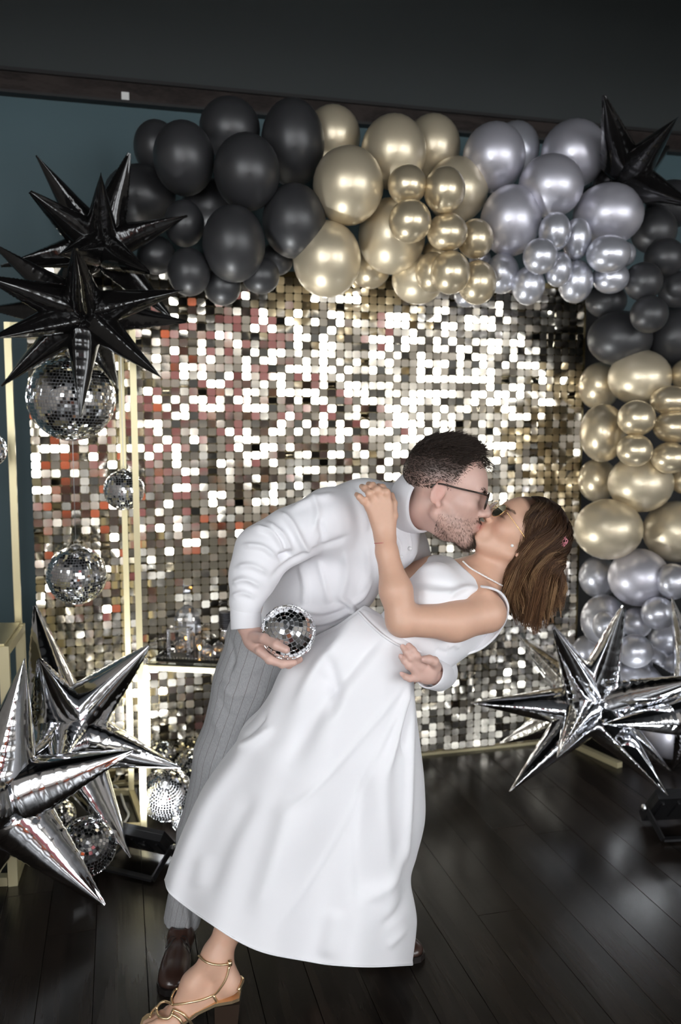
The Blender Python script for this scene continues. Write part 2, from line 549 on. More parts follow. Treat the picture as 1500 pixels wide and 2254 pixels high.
def balloon(color, cx, cy, rx, ry, t, label, group, ang=0.0):
    r0 = ray(cx, cy)
    if color != 'black' and rx < 56: color += '_small'
    p = PW(cx, cy, t)
    d = depth(p)
    ax, ay = rx * d / F, ry * d / F
    az = 0.5 * (ax + ay)
    view = -r0 / np.linalg.norm(r0)
    tilt = np.array([brng.uniform(-.25, .25), 0, brng.uniform(-.35, .1)])
    nose = view * 0.97 + tilt * 0.3; nose /= np.linalg.norm(nose)
    x = RIGHT * math.cos(ang) + UP * math.sin(ang)
    x = x - nose * (x @ nose); x /= np.linalg.norm(x)
    y = np.cross(nose, x)
    M4 = np.eye(4)
    M4[:3, 0] = x * ax; M4[:3, 1] = y * ay; M4[:3, 2] = nose * az; M4[:3, 3] = p
    o = bpy.data.objects.new('balloon', bal_me[color]); COL.objects.link(o)
    o.matrix_basis = Matrix(M4.tolist())
    tag(o, label, 'balloon', group)
    k = bpy.data.objects.new('knot', knot_me[color]); COL.objects.link(k)
    k.parent = o
    return o

GB = 'black balloons at the left of the arch'
GG = 'gold balloons in the middle of the arch'
GS = 'silver balloons at the right of the arch'
GK = 'black balloons down the right side'
GR = 'gold balloons down the right side'
GQ = 'silver balloons down the right side'
BALLOONS = [
 # black, arch
 ('black', 345, 325, 50, 58, .12, 'dark balloon at the top left end of the arch, half hidden by another', GB),
 ('black', 405, 349, 67, 79, .34, 'large black balloon, upper leftmost of the fully visible ones in the arch', GB),
 ('black', 506, 283, 67, 66, .18, 'black balloon topping the arch, left of the two highest black ones', GB),
 ('black', 544, 379, 73, 82, .42, 'large round black balloon in the middle of the black cluster', GB),
 ('black', 645, 315, 70, 92, .25, 'tall black balloon touching the first gold one at the arch top', GB),
 ('black', 648, 487, 70, 80, .38, 'black balloon right below the tall one, against the big gold balloon', GB),
 ('black', 515, 537, 69, 83, .44, 'large black balloon lowest of the big ones in the black cluster', GB),
 ('black', 308, 430, 78, 66, .12, 'wide black balloon behind the spikes of the upper black foil star', GB),
 ('black', 406, 492, 44, 50, .34, 'small black balloon beside the long right spike of the black foil star', GB),
 ('black', 344, 562, 42, 42, .26, 'small black balloon lowest on the left, behind the black star spikes', GB),
 ('black', 416, 599, 47, 52, .40, 'small black balloon hanging over the upper left of the sequins', GB),
 ('black', 490, 630, 41, 42, .33, 'small black balloon hanging lowest in the black cluster', GB),
 ('black', 574, 606, 42, 41, .38, 'small black balloon tucked under the cluster beside the gold ones', GB),
 ('black', 610, 570, 36, 36, .22, 'small black balloon mostly hidden under the lower right black one', GB),
 ('black', 462, 455, 62, 60, .10, 'black balloon deep inside the black cluster, nearly hidden', GB),
 # gold, arch
 ('gold', 733, 300, 61, 65, .14, 'gold balloon at the arch top, leftmost and partly behind a black one', GG),
 ('gold', 867, 335, 72, 79, .30, 'large gold balloon at the middle of the arch top', GG),
 ('gold', 952, 325, 62, 70, .14, 'gold balloon at the arch top next to the silver ones', GG),
 ('gold', 767, 409, 78, 84, .42, 'largest gold balloon, left in the gold cluster, with a shadow edge', GG),
 ('gold', 1006, 418, 69, 70, .26, 'large gold balloon behind the small gold ones, beside the silver', GG),
 ('gold', 897, 407, 43, 43, .52, 'small gold balloon highest left of the small gold bunch', GG),
 ('gold', 979, 419, 46, 50, .55, 'small gold balloon highest right of the small gold bunch', GG),
 ('gold', 903, 487, 47, 47, .57, 'small gold balloon in the middle left of the small gold bunch', GG),
 ('gold', 985, 511, 45, 41, .52, 'small gold balloon in the centre of the small gold bunch', GG),
 ('gold', 1047, 526, 40, 43, .44, 'small gold balloon touching the large silver one at its right', GG),
 ('gold', 863, 520, 74, 82, .30, 'large pale gold balloon under the small gold bunch', GG),
 ('gold', 720, 571, 75, 83, .36, 'large pale gold balloon lowest left, hanging over the sequins', GG),
 ('gold', 815, 590, 45, 45, .14, 'pale gold balloon peeking out between two large ones at the lower edge', GG),
 ('gold', 921, 615, 58, 54, .26, 'pale gold balloon at the lower edge, behind two smaller gold ones', GG),
 ('gold', 953, 600, 38, 44, .40, 'small gold balloon half hidden behind its right neighbour at the lower edge', GG),
 ('gold', 992, 600, 44, 47, .52, 'small round gold balloon frontmost at the lower edge', GG),
 ('gold', 1051, 622, 43, 48, .44, 'small gold balloon lowest right of the gold cluster', GG),
 ('gold', 970, 560, 40, 38, .28, 'shaded gold balloon deep inside the gold cluster', GG),
 # silver, arch
 ('silver', 1088, 347, 69, 74, .30, 'large silver balloon at the arch top touching the gold cluster', GS),
 ('silver', 1135, 330, 53, 60, .12, 'silver balloon at the arch top, mostly hidden by a larger one', GS),
 ('silver', 1264, 339, 72, 72, .26, 'large silver balloon at the arch top beside the black foil star', GS),
 ('silver', 1213, 410, 71, 68, .42, 'large silver balloon in the middle of the silver cluster', GS),
 ('silver', 1125, 486, 67, 76, .38, 'large silver balloon lowest left of the big silver ones', GS),
 ('silver', 1340, 472, 76, 67, .42, 'wide silver balloon at the right end of the arch', GS),
 ('silver', 1222, 510, 35, 42, .52, 'small silver balloon highest left of the small silver bunch', GS),
 ('silver', 1270, 526, 33, 45, .46, 'small silver balloon highest right of the small silver bunch', GS),
 ('silver', 1190, 564, 38, 39, .57, 'small shiny silver balloon frontmost in the small bunch', GS),
 ('silver', 1230, 593, 30, 38, .48, 'small silver balloon in the middle of the small bunch', GS),
 ('silver', 1340, 559, 48, 41, .54, 'oval silver balloon under the wide one, showing its navel', GS),
 ('silver', 1374, 560, 26, 27, .42, 'small silver balloon peeking out behind the oval one', GS),
 ('silver', 1345, 611, 40, 35, .44, 'small silver balloon lowest right, under the oval one', GS),
 ('silver', 1106, 602, 37, 44, .36, 'small silver balloon at the lower edge next to the gold ones', GS),
 ('silver', 1164, 629, 36, 42, .42, 'small silver balloon lowest left of the silver cluster', GS),
 ('silver', 1268, 620, 38, 47, .42, 'silver balloon hanging over the top right corner of the sequins', GS),
 ('silver', 1057, 570, 24, 24, .22, 'tiny glimpse of a silver balloon between gold and silver clusters', GS),
 ('silver', 1028, 650, 28, 26, .28, 'silver balloon mostly hidden below the lowest right gold ones', GS),
 # black, right side
 ('black', 1478, 450, 55, 52, .26, 'black balloon below the black foil star at the right edge', GK),
 ('black', 1440, 508, 50, 50, .30, 'black balloon right of the wide silver one', GK),
 ('black', 1464, 567, 44, 42, .40, 'black balloon second down at the right edge, with a faint glint', GK),
 ('black', 1417, 620, 42, 42, .46, 'small round black balloon beside the lowest silver ones', GK),
 ('black', 1490, 637, 40, 40, .38, 'black balloon cut by the right edge beside the small round one', GK),
 ('black', 1430, 692, 41, 41, .50, 'small black balloon lowest in front, above the gold ones', GK),
 ('black', 1365, 745, 70, 60, .26, 'large dark balloon beside the upper right edge of the sequins', GK),
 ('black', 1482, 742, 60, 66, .28, 'large dark balloon cut by the right edge above the gold ones', GK),
 ('black', 1335, 662, 45, 38, .18, 'dark balloon tucked behind the lowest silver ones of the arch', GK),
 # gold, right side
 ('gold', 1409, 831, 68, 61, .32, 'large gold balloon highest in the right side column', GR),
 ('gold', 1320, 850, 45, 52, .08, 'shaded gold balloon close to the sequins, highest of the hidden ones', GR),
 ('gold', 1515, 825, 37, 36, .40, 'gold balloon cut by the right edge, highest there', GR),
 ('gold', 1477, 882, 44, 33, .47, 'small gold balloon upper right of the flower-like bunch', GR),
 ('gold', 1402, 921, 41, 40, .52, 'small gold balloon upper left of the flower-like bunch', GR),
 ('gold', 1485, 940, 46, 36, .50, 'small gold balloon middle right of the flower-like bunch', GR),
 ('gold', 1328, 953, 50, 64, .32, 'gold balloon overlapping the right edge of the sequins', GR),
 ('gold', 1398, 991, 39, 36, .54, 'small gold balloon lower left of the flower-like bunch', GR),
 ('gold', 1475, 1008, 40, 35, .52, 'small gold balloon lower right of the flower-like bunch', GR),
 ('gold', 1411, 1064, 70, 64, .38, 'large gold balloon directly under the flower-like bunch', GR),
 ('gold', 1316, 1057, 42, 48, .08, 'shaded gold balloon close to the sequins, lower of the hidden ones', GR),
 ('gold', 1340, 1165, 74, 67, .36, 'large gold balloon lowest left, nearest to the wavy brown hair', GR),
 ('gold', 1490, 1170, 72, 68, .36, 'large gold balloon lowest right, cut by the right edge', GR),
 ('gold', 1503, 1057, 26, 30, .40, 'gold balloon sliver at the right edge beside the large one', GR),
 # silver, right side
 ('silver', 1318, 1270, 42, 46, .08, 'shaded silver balloon close to the sequins under the gold ones', GQ),
 ('silver', 1407, 1271, 66, 64, .38, 'large silver balloon highest in the lower right cluster', GQ),
 ('silver', 1482, 1280, 36, 40, .52, 'small silver balloon at the right edge beside the large one', GQ),
 ('silver', 1331, 1366, 51, 57, .26, 'silver balloon behind the upper spikes of the silver foil star', GQ),
 ('silver', 1333, 1377, 28, 32, .44, 'tiny silver balloon in front of a bigger one by the star spikes', GQ),
 ('silver', 1402, 1371, 33, 34, .38, 'small silver balloon below the large one, in the middle', GQ),
 ('silver', 1450, 1350, 37, 37, .52, 'small shiny silver balloon frontmost of the lower cluster', GQ),
 ('silver', 1399, 1433, 39, 37, .50, 'small silver balloon just above the right spikes of the star', GQ),
 ('silver', 1480, 1405, 50, 45, .28, 'shaded silver balloon at the right edge behind the shiny one', GQ),
 ('silver', 1450, 1455, 34, 34, .28, 'shaded small silver balloon right of the one above the star', GQ),
 ('silver', 1494, 1467, 30, 30, .40, 'small silver balloon low at the right edge', GQ),
 ('silver', 1395, 1495, 55, 40, .30, 'silver balloon half hidden behind the right spike of the star', GQ),
 ('silver', 1295, 1435, 34, 38, .05, 'dark shaded silver balloon between the sequins and the star', GQ),
 ('silver', 1475, 1610, 57, 60, .34, 'large silver balloon near the floor behind the star', GQ),
 ('silver', 1398, 1585, 40, 45, .20, 'silver balloon near the floor, mostly hidden by the star', GQ),
 ('silver', 1440, 1540, 50, 48, .22, 'silver balloon behind the crossing spikes of the two stars', GQ),
]
for b in BALLOONS:
    balloon(*b)

# ================================================================== foil stars
M_foilS = mat('silver foil', (0.83, 0.84, 0.87), 0.08, 1.0, bump=(30, 0.12, 0.002))
M_foilK = mat('black foil', (0.006, 0.0055, 0.0055), 0.15, 0.0, **{'Coat Weight': 0.55, 'Coat Roughness': 0.07, 'Specular IOR Level': .3}, bump=(55, 0.25, 0.002))
def spike_mesh(length, rad, seed):
    rs = np.random.default_rng(seed)
    nu, nv = 40, 56
    a = np.linspace(0, 2 * PI, nu, endpoint=False)
    u = np.linspace(0, 1, nv)
    prof = np.where(u < 0.22, 0.52 + 0.48 * np.sin(np.clip(u / 0.22, 0, 1) * PI / 2) ** 1.2, (1 - (u - 0.22) / 0.78) ** 0.92)
    prof = np.maximum(prof, 0.012) * rad
    A, U = np.meshgrid(a, u, indexing='ij')
    Pr = np.broadcast_to(prof, A.shape)
    seam = np.abs(np.cos(A)) ** 24                      # two weld seams at 0 and pi
    rr = Pr * (1 - 0.03 * np.abs(np.sin(2 * A)) ** 2)
    ph = rs.uniform(0, 6, 4)
    wr = np.sin(U * length * 260 + ph[0] + 2 * np.sin(U * 37 + ph[1])) * (0.25 + 0.75 * np.abs(np.cos(A)) ** 6)
    fade = np.clip((0.8 - U) / 0.5, 0, 1) ** 0.6
    rr = rr + wr * 0.0016 * fade + seam * (0.006 + 0.0012 * np.sin(U * length * 520 + ph[2]))
    rr = rr + 0.002 * np.sin(3 * A + 9 * U + ph[3]) * (Pr / rad) ** 2
    X = rr * np.cos(A); Y = rr * np.sin(A) * 0.94; Z = U * length
    V = np.stack([X, Y, Z], -1).reshape(-1, 3)
    q = grid_faces(nu, nv, True)
    return mesh_fast(V, q, True)
def foil_star(name, label, center, tips, L, rad, m, extra=()):
    """tips: (px, py, sign) -> tip lies on that pixel's ray at distance L from the centre, in front (-1) or behind (+1)"""
    c = np.asarray(center, float)
    t = thing(name, label, 'foil balloon', c)
    dirs = []
    for px, py, sg in tips:
        r = ray(px, py); r = r / np.linalg.norm(r)
        w = c - CAM; b = w @ r; q = b * b - (w @ w - L * L)
        k = b + sg * math.sqrt(q) if q > 0 else b
        dirs.append((CAM + r * k) - c)
    for e in extra: dirs.append(np.asarray(e, float) / np.linalg.norm(e) * L)
    for i, dv in enumerate(dirs):
        Ld = float(np.linalg.norm(dv))
        me = spike_mesh(Ld, rad, i * 17 + len(name) + int(c[0] * 100) % 50)
        me.materials.append(m)
        o = bpy.data.objects.new('spike', me); COL.objects.link(o)
        o.parent = t
        q = Vector(dv).to_track_quat('Z', 'Y')
        o.rotation_mode = 'QUATERNION'
        o.rotation_quaternion = q @ Quaternion((0, 0, 1), (i * 0.7) % 3)
    hub = MB().lathe([(0.002, -0.5), (0.3, -0.42), (0.46, -0.2), (0.5, 0), (0.46, 0.2), (0.3, 0.42), (0.002, 0.5)], (0, 0, 0), 16)
    hv = np.array(hub.v) * rad * 1.75
    h = obj('hub', mesh_from(hv, hub.f, True), m); h.parent = t
    return t
YB1 = 3.02
foil_star('foil_star', 'upper of the two black foil stars at the left', P(222, 545, 3.15),
          [(79, 342, -1), (66, 422, -1), (222, 382, -1), (285, 337, 1), (413, 475, -1), (2, 586, 1), (375, 697, 1), (330, 600, -1), (90, 660, 1), (130, 560, -1)], .33, .062, M_foilK, [(0.1, 1, -.1)])
foil_star('foil_star', 'lower black foil star resting on top of the tall gold frame', P(187, 688, 3.0),
          [(166, 545, -1), (-20, 535, 1), (-30, 610, -1), (-25, 678, 1), (-25, 745, -1), (3, 850, 1), (262, 858, 1), (177, 918, -1), (355, 831, -1), (402, 639, -1), (410, 708, 1)], .37, .062, M_foilK, [(0, 1, .1)])
foil_star('foil_star', 'black foil star on top of the balloons at the upper right corner', PW(1378, 392, .38),
          [(1330, 210, -1), (1492, 259, -1), (1475, 323, 1), (1530, 452, -1), (1250, 430, 1), (1340, 560, 1)], .42, .075, M_foilK)
foil_star('foil_star', 'silver foil star leaning on the tall gold frame at the left', P(136, 1612, 2.93),
          [(77, 1333, 1), (85, 1450, -1), (328, 1422, -1), (397, 1690, -1), (288, 1887, -1), (128, 1690, -1), (-20, 1590, 1), (10, 1740, 1), (120, 1800, 1), (60, 1655, 1), (40, 1690, -1)], .46, .100, M_foilS)
foil_star('foil_star', 'silver foil star in front at the left edge, its tip on the floor', P(2, 1757, 2.52),
          [(54, 1450, -1), (293, 1652, -1), (230, 1993, -1), (-150, 1480, 1), (-220, 1800, -1), (-60, 2010, 1), (60, 1700, 1)], .44, .100, M_foilS)
foil_star('foil_star', 'large silver foil star standing on the floor at the right', P(1302, 1556, 3.42),
          [(1037, 1547, -1), (1143, 1400, 1), (1219, 1380, -1), (1373, 1333, -1), (1101, 1636, 1), (1122, 1742, -1), (1226, 1669, -1), (1560, 1488, -1), (1472, 1752, -1), (1478, 1697, 1)], .5, .085, M_foilS)
foil_star('foil_star', 'silver foil star cut off by the right edge', P(1545, 1572, 3.3),
          [(1327, 1594, -1), (1479, 1312, 1), (1434, 1458, 1), (1481, 1694, 1), (1640, 1400, -1), (1700, 1600, 1)], .47, .08, M_foilS)

# ================================================================== mirror balls
M_mir = mat('mirror glass tile', (0.93, 0.94, 0.95), 0.03, 1.0)
M_core = mat('grey ball core', (0.25, 0.25, 0.26), 0.5)
M_wire = mat('thin metal wire', (0.4, 0.4, 0.4), 0.3, 1.0)
tile_me = None
def tile_geo():
    c = 0.5; h = 0.5
    v = [(-c, -c, 0), (c, -c, 0), (c, c, 0), (-c, c, 0), (-c * .94, -c * .94, 1), (c * .94, -c * .94, 1), (c * .94, c * .94, 1), (-c * .94, c * .94, 1)]
    f = [(4, 5, 6, 7), (0, 1, 5, 4), (1, 2, 6, 5), (2, 3, 7, 6), (3, 0, 4, 7)]
    return np.array(v), f
TV, TF = tile_geo()
TILE_ME = mesh_from(TV, TF); TILE_ME.materials.append(M_mir)
def mirror_ball(center, r, ts, label, group=None, axis=(0, 0, 1), tiles_as_parts=False, hang=0.0, seed=0, cap_on=True):
    c = np.asarray(center, float)
    t = thing('mirror_ball', label, 'disco ball', c, group)
    rs = random.Random(seed + 5)
    core = MB().lathe([(max(r * .985 * math.sin(PI * i / 18), 1e-4), -r * .985 * math.cos(PI * i / 18)) for i in range(19)], (0, 0, 0), 32)
    o = obj('core', mesh_from(core.v, core.f, True), M_core); o.parent = t
    A = np.array(Vector(axis).to_track_quat('Z', 'Y').to_matrix())
    rows = int(round(PI * r / ts))
    allv = []; allf = []; mats4 = []
    for i in range(rows):
        th = PI * (i + .5) / rows
        n = max(3, int(round(2 * PI * r * math.sin(th) / ts)))
        w = 2 * PI * r * math.sin(th) / n
        off = rs.random() * 6
        for k in range(n):
            a = 2 * PI * k / n + off
            nrm = np.array([math.sin(th) * math.cos(a), math.sin(th) * math.sin(a), math.cos(th)])
            tx = np.array([-math.sin(a), math.cos(a), 0]); ty = np.cross(nrm, tx)
            j1, j2 = rs.gauss(0, .045), rs.gauss(0, .045)
            n2 = nrm + tx * j1 + ty * j2; n2 /= np.linalg.norm(n2)
            tx = tx - n2 * (tx @ n2); tx /= np.linalg.norm(tx); ty = np.cross(n2, tx)
            m = np.stack([tx * min(w * .88, ts * .9), ty * ts * .88, n2 * ts * .12], 1)
            mats4.append((A @ m, A @ (nrm * r * .985)))
    if tiles_as_parts:
        view = CAM - c
        mats4.sort(key=lambda q: -(q[1] @ view))
        for m, p in mats4[:300]:
            o = bpy.data.objects.new('tile', TILE_ME); COL.objects.link(o); o.parent = t
            M4 = np.eye(4); M4[:3, :3] = m; M4[:3, 3] = p
            o.matrix_basis = Matrix(M4.tolist())
        mats4 = mats4[300:]
    if mats4:
        V = np.concatenate([TV @ m.T + p for m, p in mats4])
        FA = (np.array(TF)[None] + (np.arange(len(mats4)) * 8)[:, None, None]).reshape(-1, 4)
        o = tag(obj('tiles', mesh_fast(V, FA, False), M_mir), kind='stuff'); o.parent = t
    if not cap_on: return t
    cap = MB().lathe([(r * .16, r * .975), (r * .16, r * 1.03), (r * .05, r * 1.06), (r * .02, r * 1.09)], (0, 0, 0), 12)
    ring = [np.array([math.cos(a) * r * .07, 0, r * 1.14 + math.sin(a) * r * .07]) for a in np.linspace(0, 2 * PI, 14, endpoint=False)]
    cap.tube(ring, r * .012, 6, closed=True)
    v = np.array(cap.v) @ A.T
    o = obj('cap', mesh_from(v, cap.f), M_wire); o.parent = t
    if hang:
        w = MB().tube([(0, 0, r * 1.2), (0, 0, hang)], 0.0012, 5)
        o = obj('wire', mesh_from(w.v, w.f), M_wire); o.parent = t
    return t
def ball_px(px, py, rpx, Y, ts, label, **kw):
    p = P(px, py, Y); r = rpx * depth(p) / F
    return mirror_ball(p, r, ts, label, **kw)
HB = 'mirror balls hung in the tall gold frame'
ball_px(157, 876, 95, 3.22, .0125, 'largest mirror ball, hung under the black foil star in the frame', group=HB, hang=.36, axis=(.05, 0, 1), seed=1)
ball_px(169, 1266, 65, 3.2, .0105, 'mid-sized mirror ball hung lowest in the tall gold frame', group=HB, hang=.50, axis=(.03, -.1, 1), seed=2)
ball_px(273, 1079, 44, 3.24, .0095, 'smallest hanging mirror ball, behind the front gold post', group=HB, hang=.7, seed=3)
ball_px(-27, 990, 40, 2.9, .0095, 'mirror ball cut by the left edge of the picture', group=HB, hang=ZC - P(-27, 990, 2.9)[2], seed=4)
FB = 'mirror balls lying on the floor at the left'
def floor_ball(px, py, rpx, ts, label, **kw):
    """a ball resting on the floor whose centre shows at the pixel"""
    ang = rpx / F
    Y = 2.7
    for _ in range(30):
        p = P(px, py, Y); r = rpx * depth(p) / F
        Y += (p[2] - r) * 1.5
    return mirror_ball(p, r, ts, label, group=FB, **kw)
floor_ball(192, 1862, 63, .0125, 'mirror ball frontmost on the floor between foil star spikes', axis=(.25, -.75, .6), tiles_as_parts=True, seed=6)
floor_ball(118, 1805, 50, .0105, 'mirror ball on the floor behind the frontmost one', axis=(.3, -.4, .8), seed=7)
floor_ball(368, 1748, 58, .0105, 'brightly lit mirror ball on the floor behind the floodlight', axis=(.1, -.7, .7), seed=8)
floor_ball(402, 1806, 24, .009, 'small glaring mirror ball between the floodlight and the trouser leg', axis=(.4, -.5, .7), seed=9)
floor_ball(425, 1690, 42, .0105, 'mirror ball on the floor half hidden by the trouser leg', axis=(.2, -.3, .9), seed=10)
floor_ball(345, 1668, 48, .0105, 'mirror ball on the floor under the small gold table', axis=(-.2, -.3, .9), seed=12)

# ================================================================== gold frames
def frame_box(name, label, fl, fr_, bl, br, H_, w=0.02, top=True, ledge=True, z0=0.0):
    """open box frame on four floor points"""
    c = [np.asarray(q, float) for q in (fl, fr_, br, bl)]
    t = thing(name, label, 'display stand', tuple((c[0] + c[1] + c[2] + c[3]) / 4))
    for p in c:
        MB().bar(p, p + np.array([0, 0, H_]), w).build('post', M_gold, t)
    for i in range(4):
        a, b = c[i], c[(i + 1) % 4]
        d = (b - a) / np.linalg.norm(b - a) * (w / 2 + .0003)
        for z in (w / 2 + .001, H_ - w / 2 - .001):
            MB().bar(a + d + [0, 0, z], b - d + [0, 0, z], w).build('rail', M_gold, t)
    return t, c
fR = PF(317, 1826); bR = PF(290, 1749); fL = np.array([P(58, 1670, fR[1])[0] - .005, fR[1] - .01, 0]); bL = bR + (fL - fR)
tall, tc_ = frame_box('tall_gold_frame', 'tall open gold metal frame holding the hanging mirror balls', fL, fR, bL, bR, 1.86, .022)
hb = MB(); hb.bar((tc_[0] + tc_[3]) / 2 + [0, 0, 1.86], (tc_[1] + tc_[2]) / 2 + [0, 0, 1.86], .012)
hb.build('hanging_bar', M_gold, tall)
a = P(322, 1468, 3.4); b = P(560, 1474, 3.33)
tf = np.array([a[0], a[1], 0]); tr_ = np.array([b[0], b[1], 0])
pv = np.array([0.05, 0.346, 0]); TH = a[2] + .01
low, lc = frame_box('gold_side_table', 'low open gold metal table carrying the tray of crystal pieces', tf, tr_, tf + pv, tr_ + pv, TH, .02)
top = MB(); q = [p + np.array([0, 0, TH + .0005]) for p in (tf, tr_, tr_ + pv, tf + pv)]
top.box8(q + [p + np.array([0, 0, .005]) for p in q])
top.build('glass_top', mat('clear table glass', (0.9, 0.95, 0.92), 0.02, 0.0, **{'Transmission Weight': 1.0, 'IOR': 1.45}), low)
g1 = PF(30, 1946)
g1b = np.array([g1[0] - .35, g1[1] - .02, 0]); pv2 = np.array([-.06, .3, 0])
short, shc = frame_box('gold_plinth', 'short gold metal plinth cut by the left edge', g1b, g1, g1b + pv2, g1 + pv2, .80, .03)
pn = MB(); q = [p + np.array([0, 0, .8]) for p in shc]
pn.box8([q[0], q[1], q[2], q[3]] + [p + np.array([0, 0, .006]) for p in (q[0], q[1], q[2], q[3])]); pn.build('top_plate', M_gold, short)

# ================================================================== tray and its crystal pieces
M_glass = mat('cut crystal', (0.96, 0.96, 1.0), 0.03, 0.0, **{'Transmission Weight': 0.92, 'IOR': 1.52})
M_chrome = mat('silver mirror metal', (0.85, 0.85, 0.88), 0.12, 1.0)
zt = TH + .006
ux = (tr_ - tf) / np.linalg.norm(tr_ - tf); uy = pv / np.linalg.norm(pv)
def TT(x, y, z=0.0): return tf + ux * x + uy * y + np.array([0, 0, zt + z])
tray = thing('serving_tray', 'black tray with a crystal rim on the gold side table', 'tray', TT(.2, .17))
MB().box8([TT(.03, .03, .0), TT(.4, .03, .0), TT(.4, .3, .0), TT(.03, .3, .0), TT(.03, .03, .012), TT(.4, .03, .012), TT(.4, .3, .012), TT(.03, .3, .012)]).build('base', mat('black lacquer', (.008, .008, .008), .15), tray)
rim = MB()
for (x0, y0, x1, y1) in ((.03, .03, .4, .03), (.4, .03, .4, .3), (.4, .3, .03, .3), (.03, .3, .03, .03)):
    n_ = int(math.hypot(x1 - x0, y1 - y0) / .012)
    for k in range(n_):
        u = (k + .5) / n_
        rim.lathe([(.001, -.005), (.0055, 0), (.001, .005)], TT(x0 + (x1 - x0) * u, y0 + (y1 - y0) * u, .017), 6)
tag(rim.build('crystal_rim', M_chrome, tray), kind='stuff')
def on_tray(px, y):
    """tray position whose pixel column is px at depth y into the table"""
    lo, hi = 0.0, .5
    for _ in range(30):
        mid = (lo + hi) / 2; p = TT(mid, y)
        if ((p - CAM) @ RIGHT) / depth(p) * F + CX < px: lo = mid
        else: hi = mid
    return TT(lo, y, .0125)
dc = thing('decanter', 'clear crystal decanter with a square stopper on the tray', 'bottle', on_tray(413, .2))
b0 = on_tray(413, .2)
K_ = 1.3
MB().lathe([(r_ * K_, z_ * K_) for r_, z_ in [(.03, 0), (.044, .004), (.047, .03), (.047, .10), (.042, .125), (.026, .145), (.014, .155), (.013, .18), (.018, .184)]], b0, 9).build('body', M_glass, dc)
MB().lathe([(r_ * K_, z_ * K_) for r_, z_ in [(.012, .185), (.02, .19), (.021, .225), (.016, .232)]], b0, 8).build('stopper', mat('faceted silver crystal', (.8, .8, .86), .1, .85), dc)
MB().lathe([(r_ * K_, z_ * K_) for r_, z_ in [(.0478, .05), (.0485, .06), (.0485, .09), (.0478, .10)]], b0, 11).build('cut_band', M_chrome, dc)
MB().lathe([(r_ * K_, z_ * K_) for r_, z_ in [(.0142, .158), (.0155, .162), (.0155, .176), (.0142, .179)]], b0, 9).build('neck_band', M_chrome, dc)
def votive(px, y, r, name, label, z=0.0):
    p = on_tray(px, y) + np.array([0, 0, z])
    t = thing(name, label, 'ornament', p)
    MB().lathe([(r * .4, 0), (r * .8, r * .3), (r, r), (r * .85, r * 1.55), (r * .5, r * 1.9), (r * .2, r * 1.98)], p, 11).build('globe', M_glass, t)
    MB().lathe([(r * .22, r * 1.97), (r * .24, r * 2.1), (r * .12, r * 2.2)], p, 10).build('cap', M_chrome, t)
    MB().lathe([(.001, r * .55), (r * .45, r * .8), (r * .4, r * 1.1), (.001, r * 1.25)], p, 10).build('inner_bauble', mat('warm gold bauble', (.8, .5, .2), .15, 1.0), t, True)
    return t
cf = thing('crystal_cube_frame', 'open crystal-studded cube frame standing left on the tray', 'ornament', on_tray(392, .1))
p0 = on_tray(372, .10)
cw, ch = .085, .105
e = .009
def Q(x, y, z): return p0 + ux * x + uy * y + np.array([0, 0, z])
for (x, y) in ((0, 0), (cw, 0), (cw, .07), (0, .07)): MB().bar(Q(x, y, 0), Q(x, y, ch), e * 1.5).build('post', M_chrome, cf)
for z in (e / 2, ch - e / 2):
    for (x0, y0, x1, y1) in ((.008, 0, cw - .008, 0), (cw, .008, cw, .062), (cw - .008, .07, .008, .07), (0, .062, 0, .008)):
        MB().bar(Q(x0, y0, z), Q(x1, y1, z), e).build('rail', M_chrome, cf)
stud = MB(); srr = random.Random(2)
for (x, y) in ((0, 0), (cw, 0)):
    for k in range(10):
        stud.lathe([(.001, -.004), (.005, 0), (.001, .004)], Q(x, y - .008, .006 + k * .0105), 6, axis=(0, 1, 0))
tag(stud.build('crystals', M_glass, cf), kind='stuff')
votive(397, .13, .026, 'glass_votive', 'clear glass globe sitting inside the crystal cube frame')
votive(457, .07, .027, 'glass_bauble', 'round glass bauble with a silver cap frontmost on the tray')
votive(482, .11, .028, 'glass_bauble', 'round glass bauble half hidden behind the trouser leg')
votive(440, .2, .024, 'glass_bauble', 'glass bauble with a warm gold core behind the frontmost bauble')
tl = thing('fairy_lamp', 'tiny warm light glowing among the glass pieces', 'lamp', on_tray(440, .12))
MB().lathe([(.001, 0), (.005, .004), (.006, .012), (.001, .02)], on_tray(440, .12) + np.array([0, 0, .018]), 10).build('bulb', emit('warm fairy bulb', (1, .55, .15), 12), tl, True)
MB().lathe([(.006, 0), (.006, .018), (.001, .0185)], on_tray(440, .12), 10).build('base', M_wire, tl)
p0 = on_tray(497, .24)
mk = thing('ribbed_canister', 'ribbed dark silver canister on the tray beside the cuff', 'canister', p0)
prof = [(.024, .0), (.026, .05), (.02, .075), (.02, .085)]
MB().lathe(prof, p0, 18).build('base', M_chrome, mk, True)
prof = []
for k in range(8):
    prof += [(.0245, .086 + k * .009), (.0275, .088 + k * .009), (.0275, .092 + k * .009), (.0245, .094 + k * .009)]
MB().lathe(prof, p0, 18).build('ribs', mat('dark ribbed metal', (.12, .12, .13), .35, .9), mk)

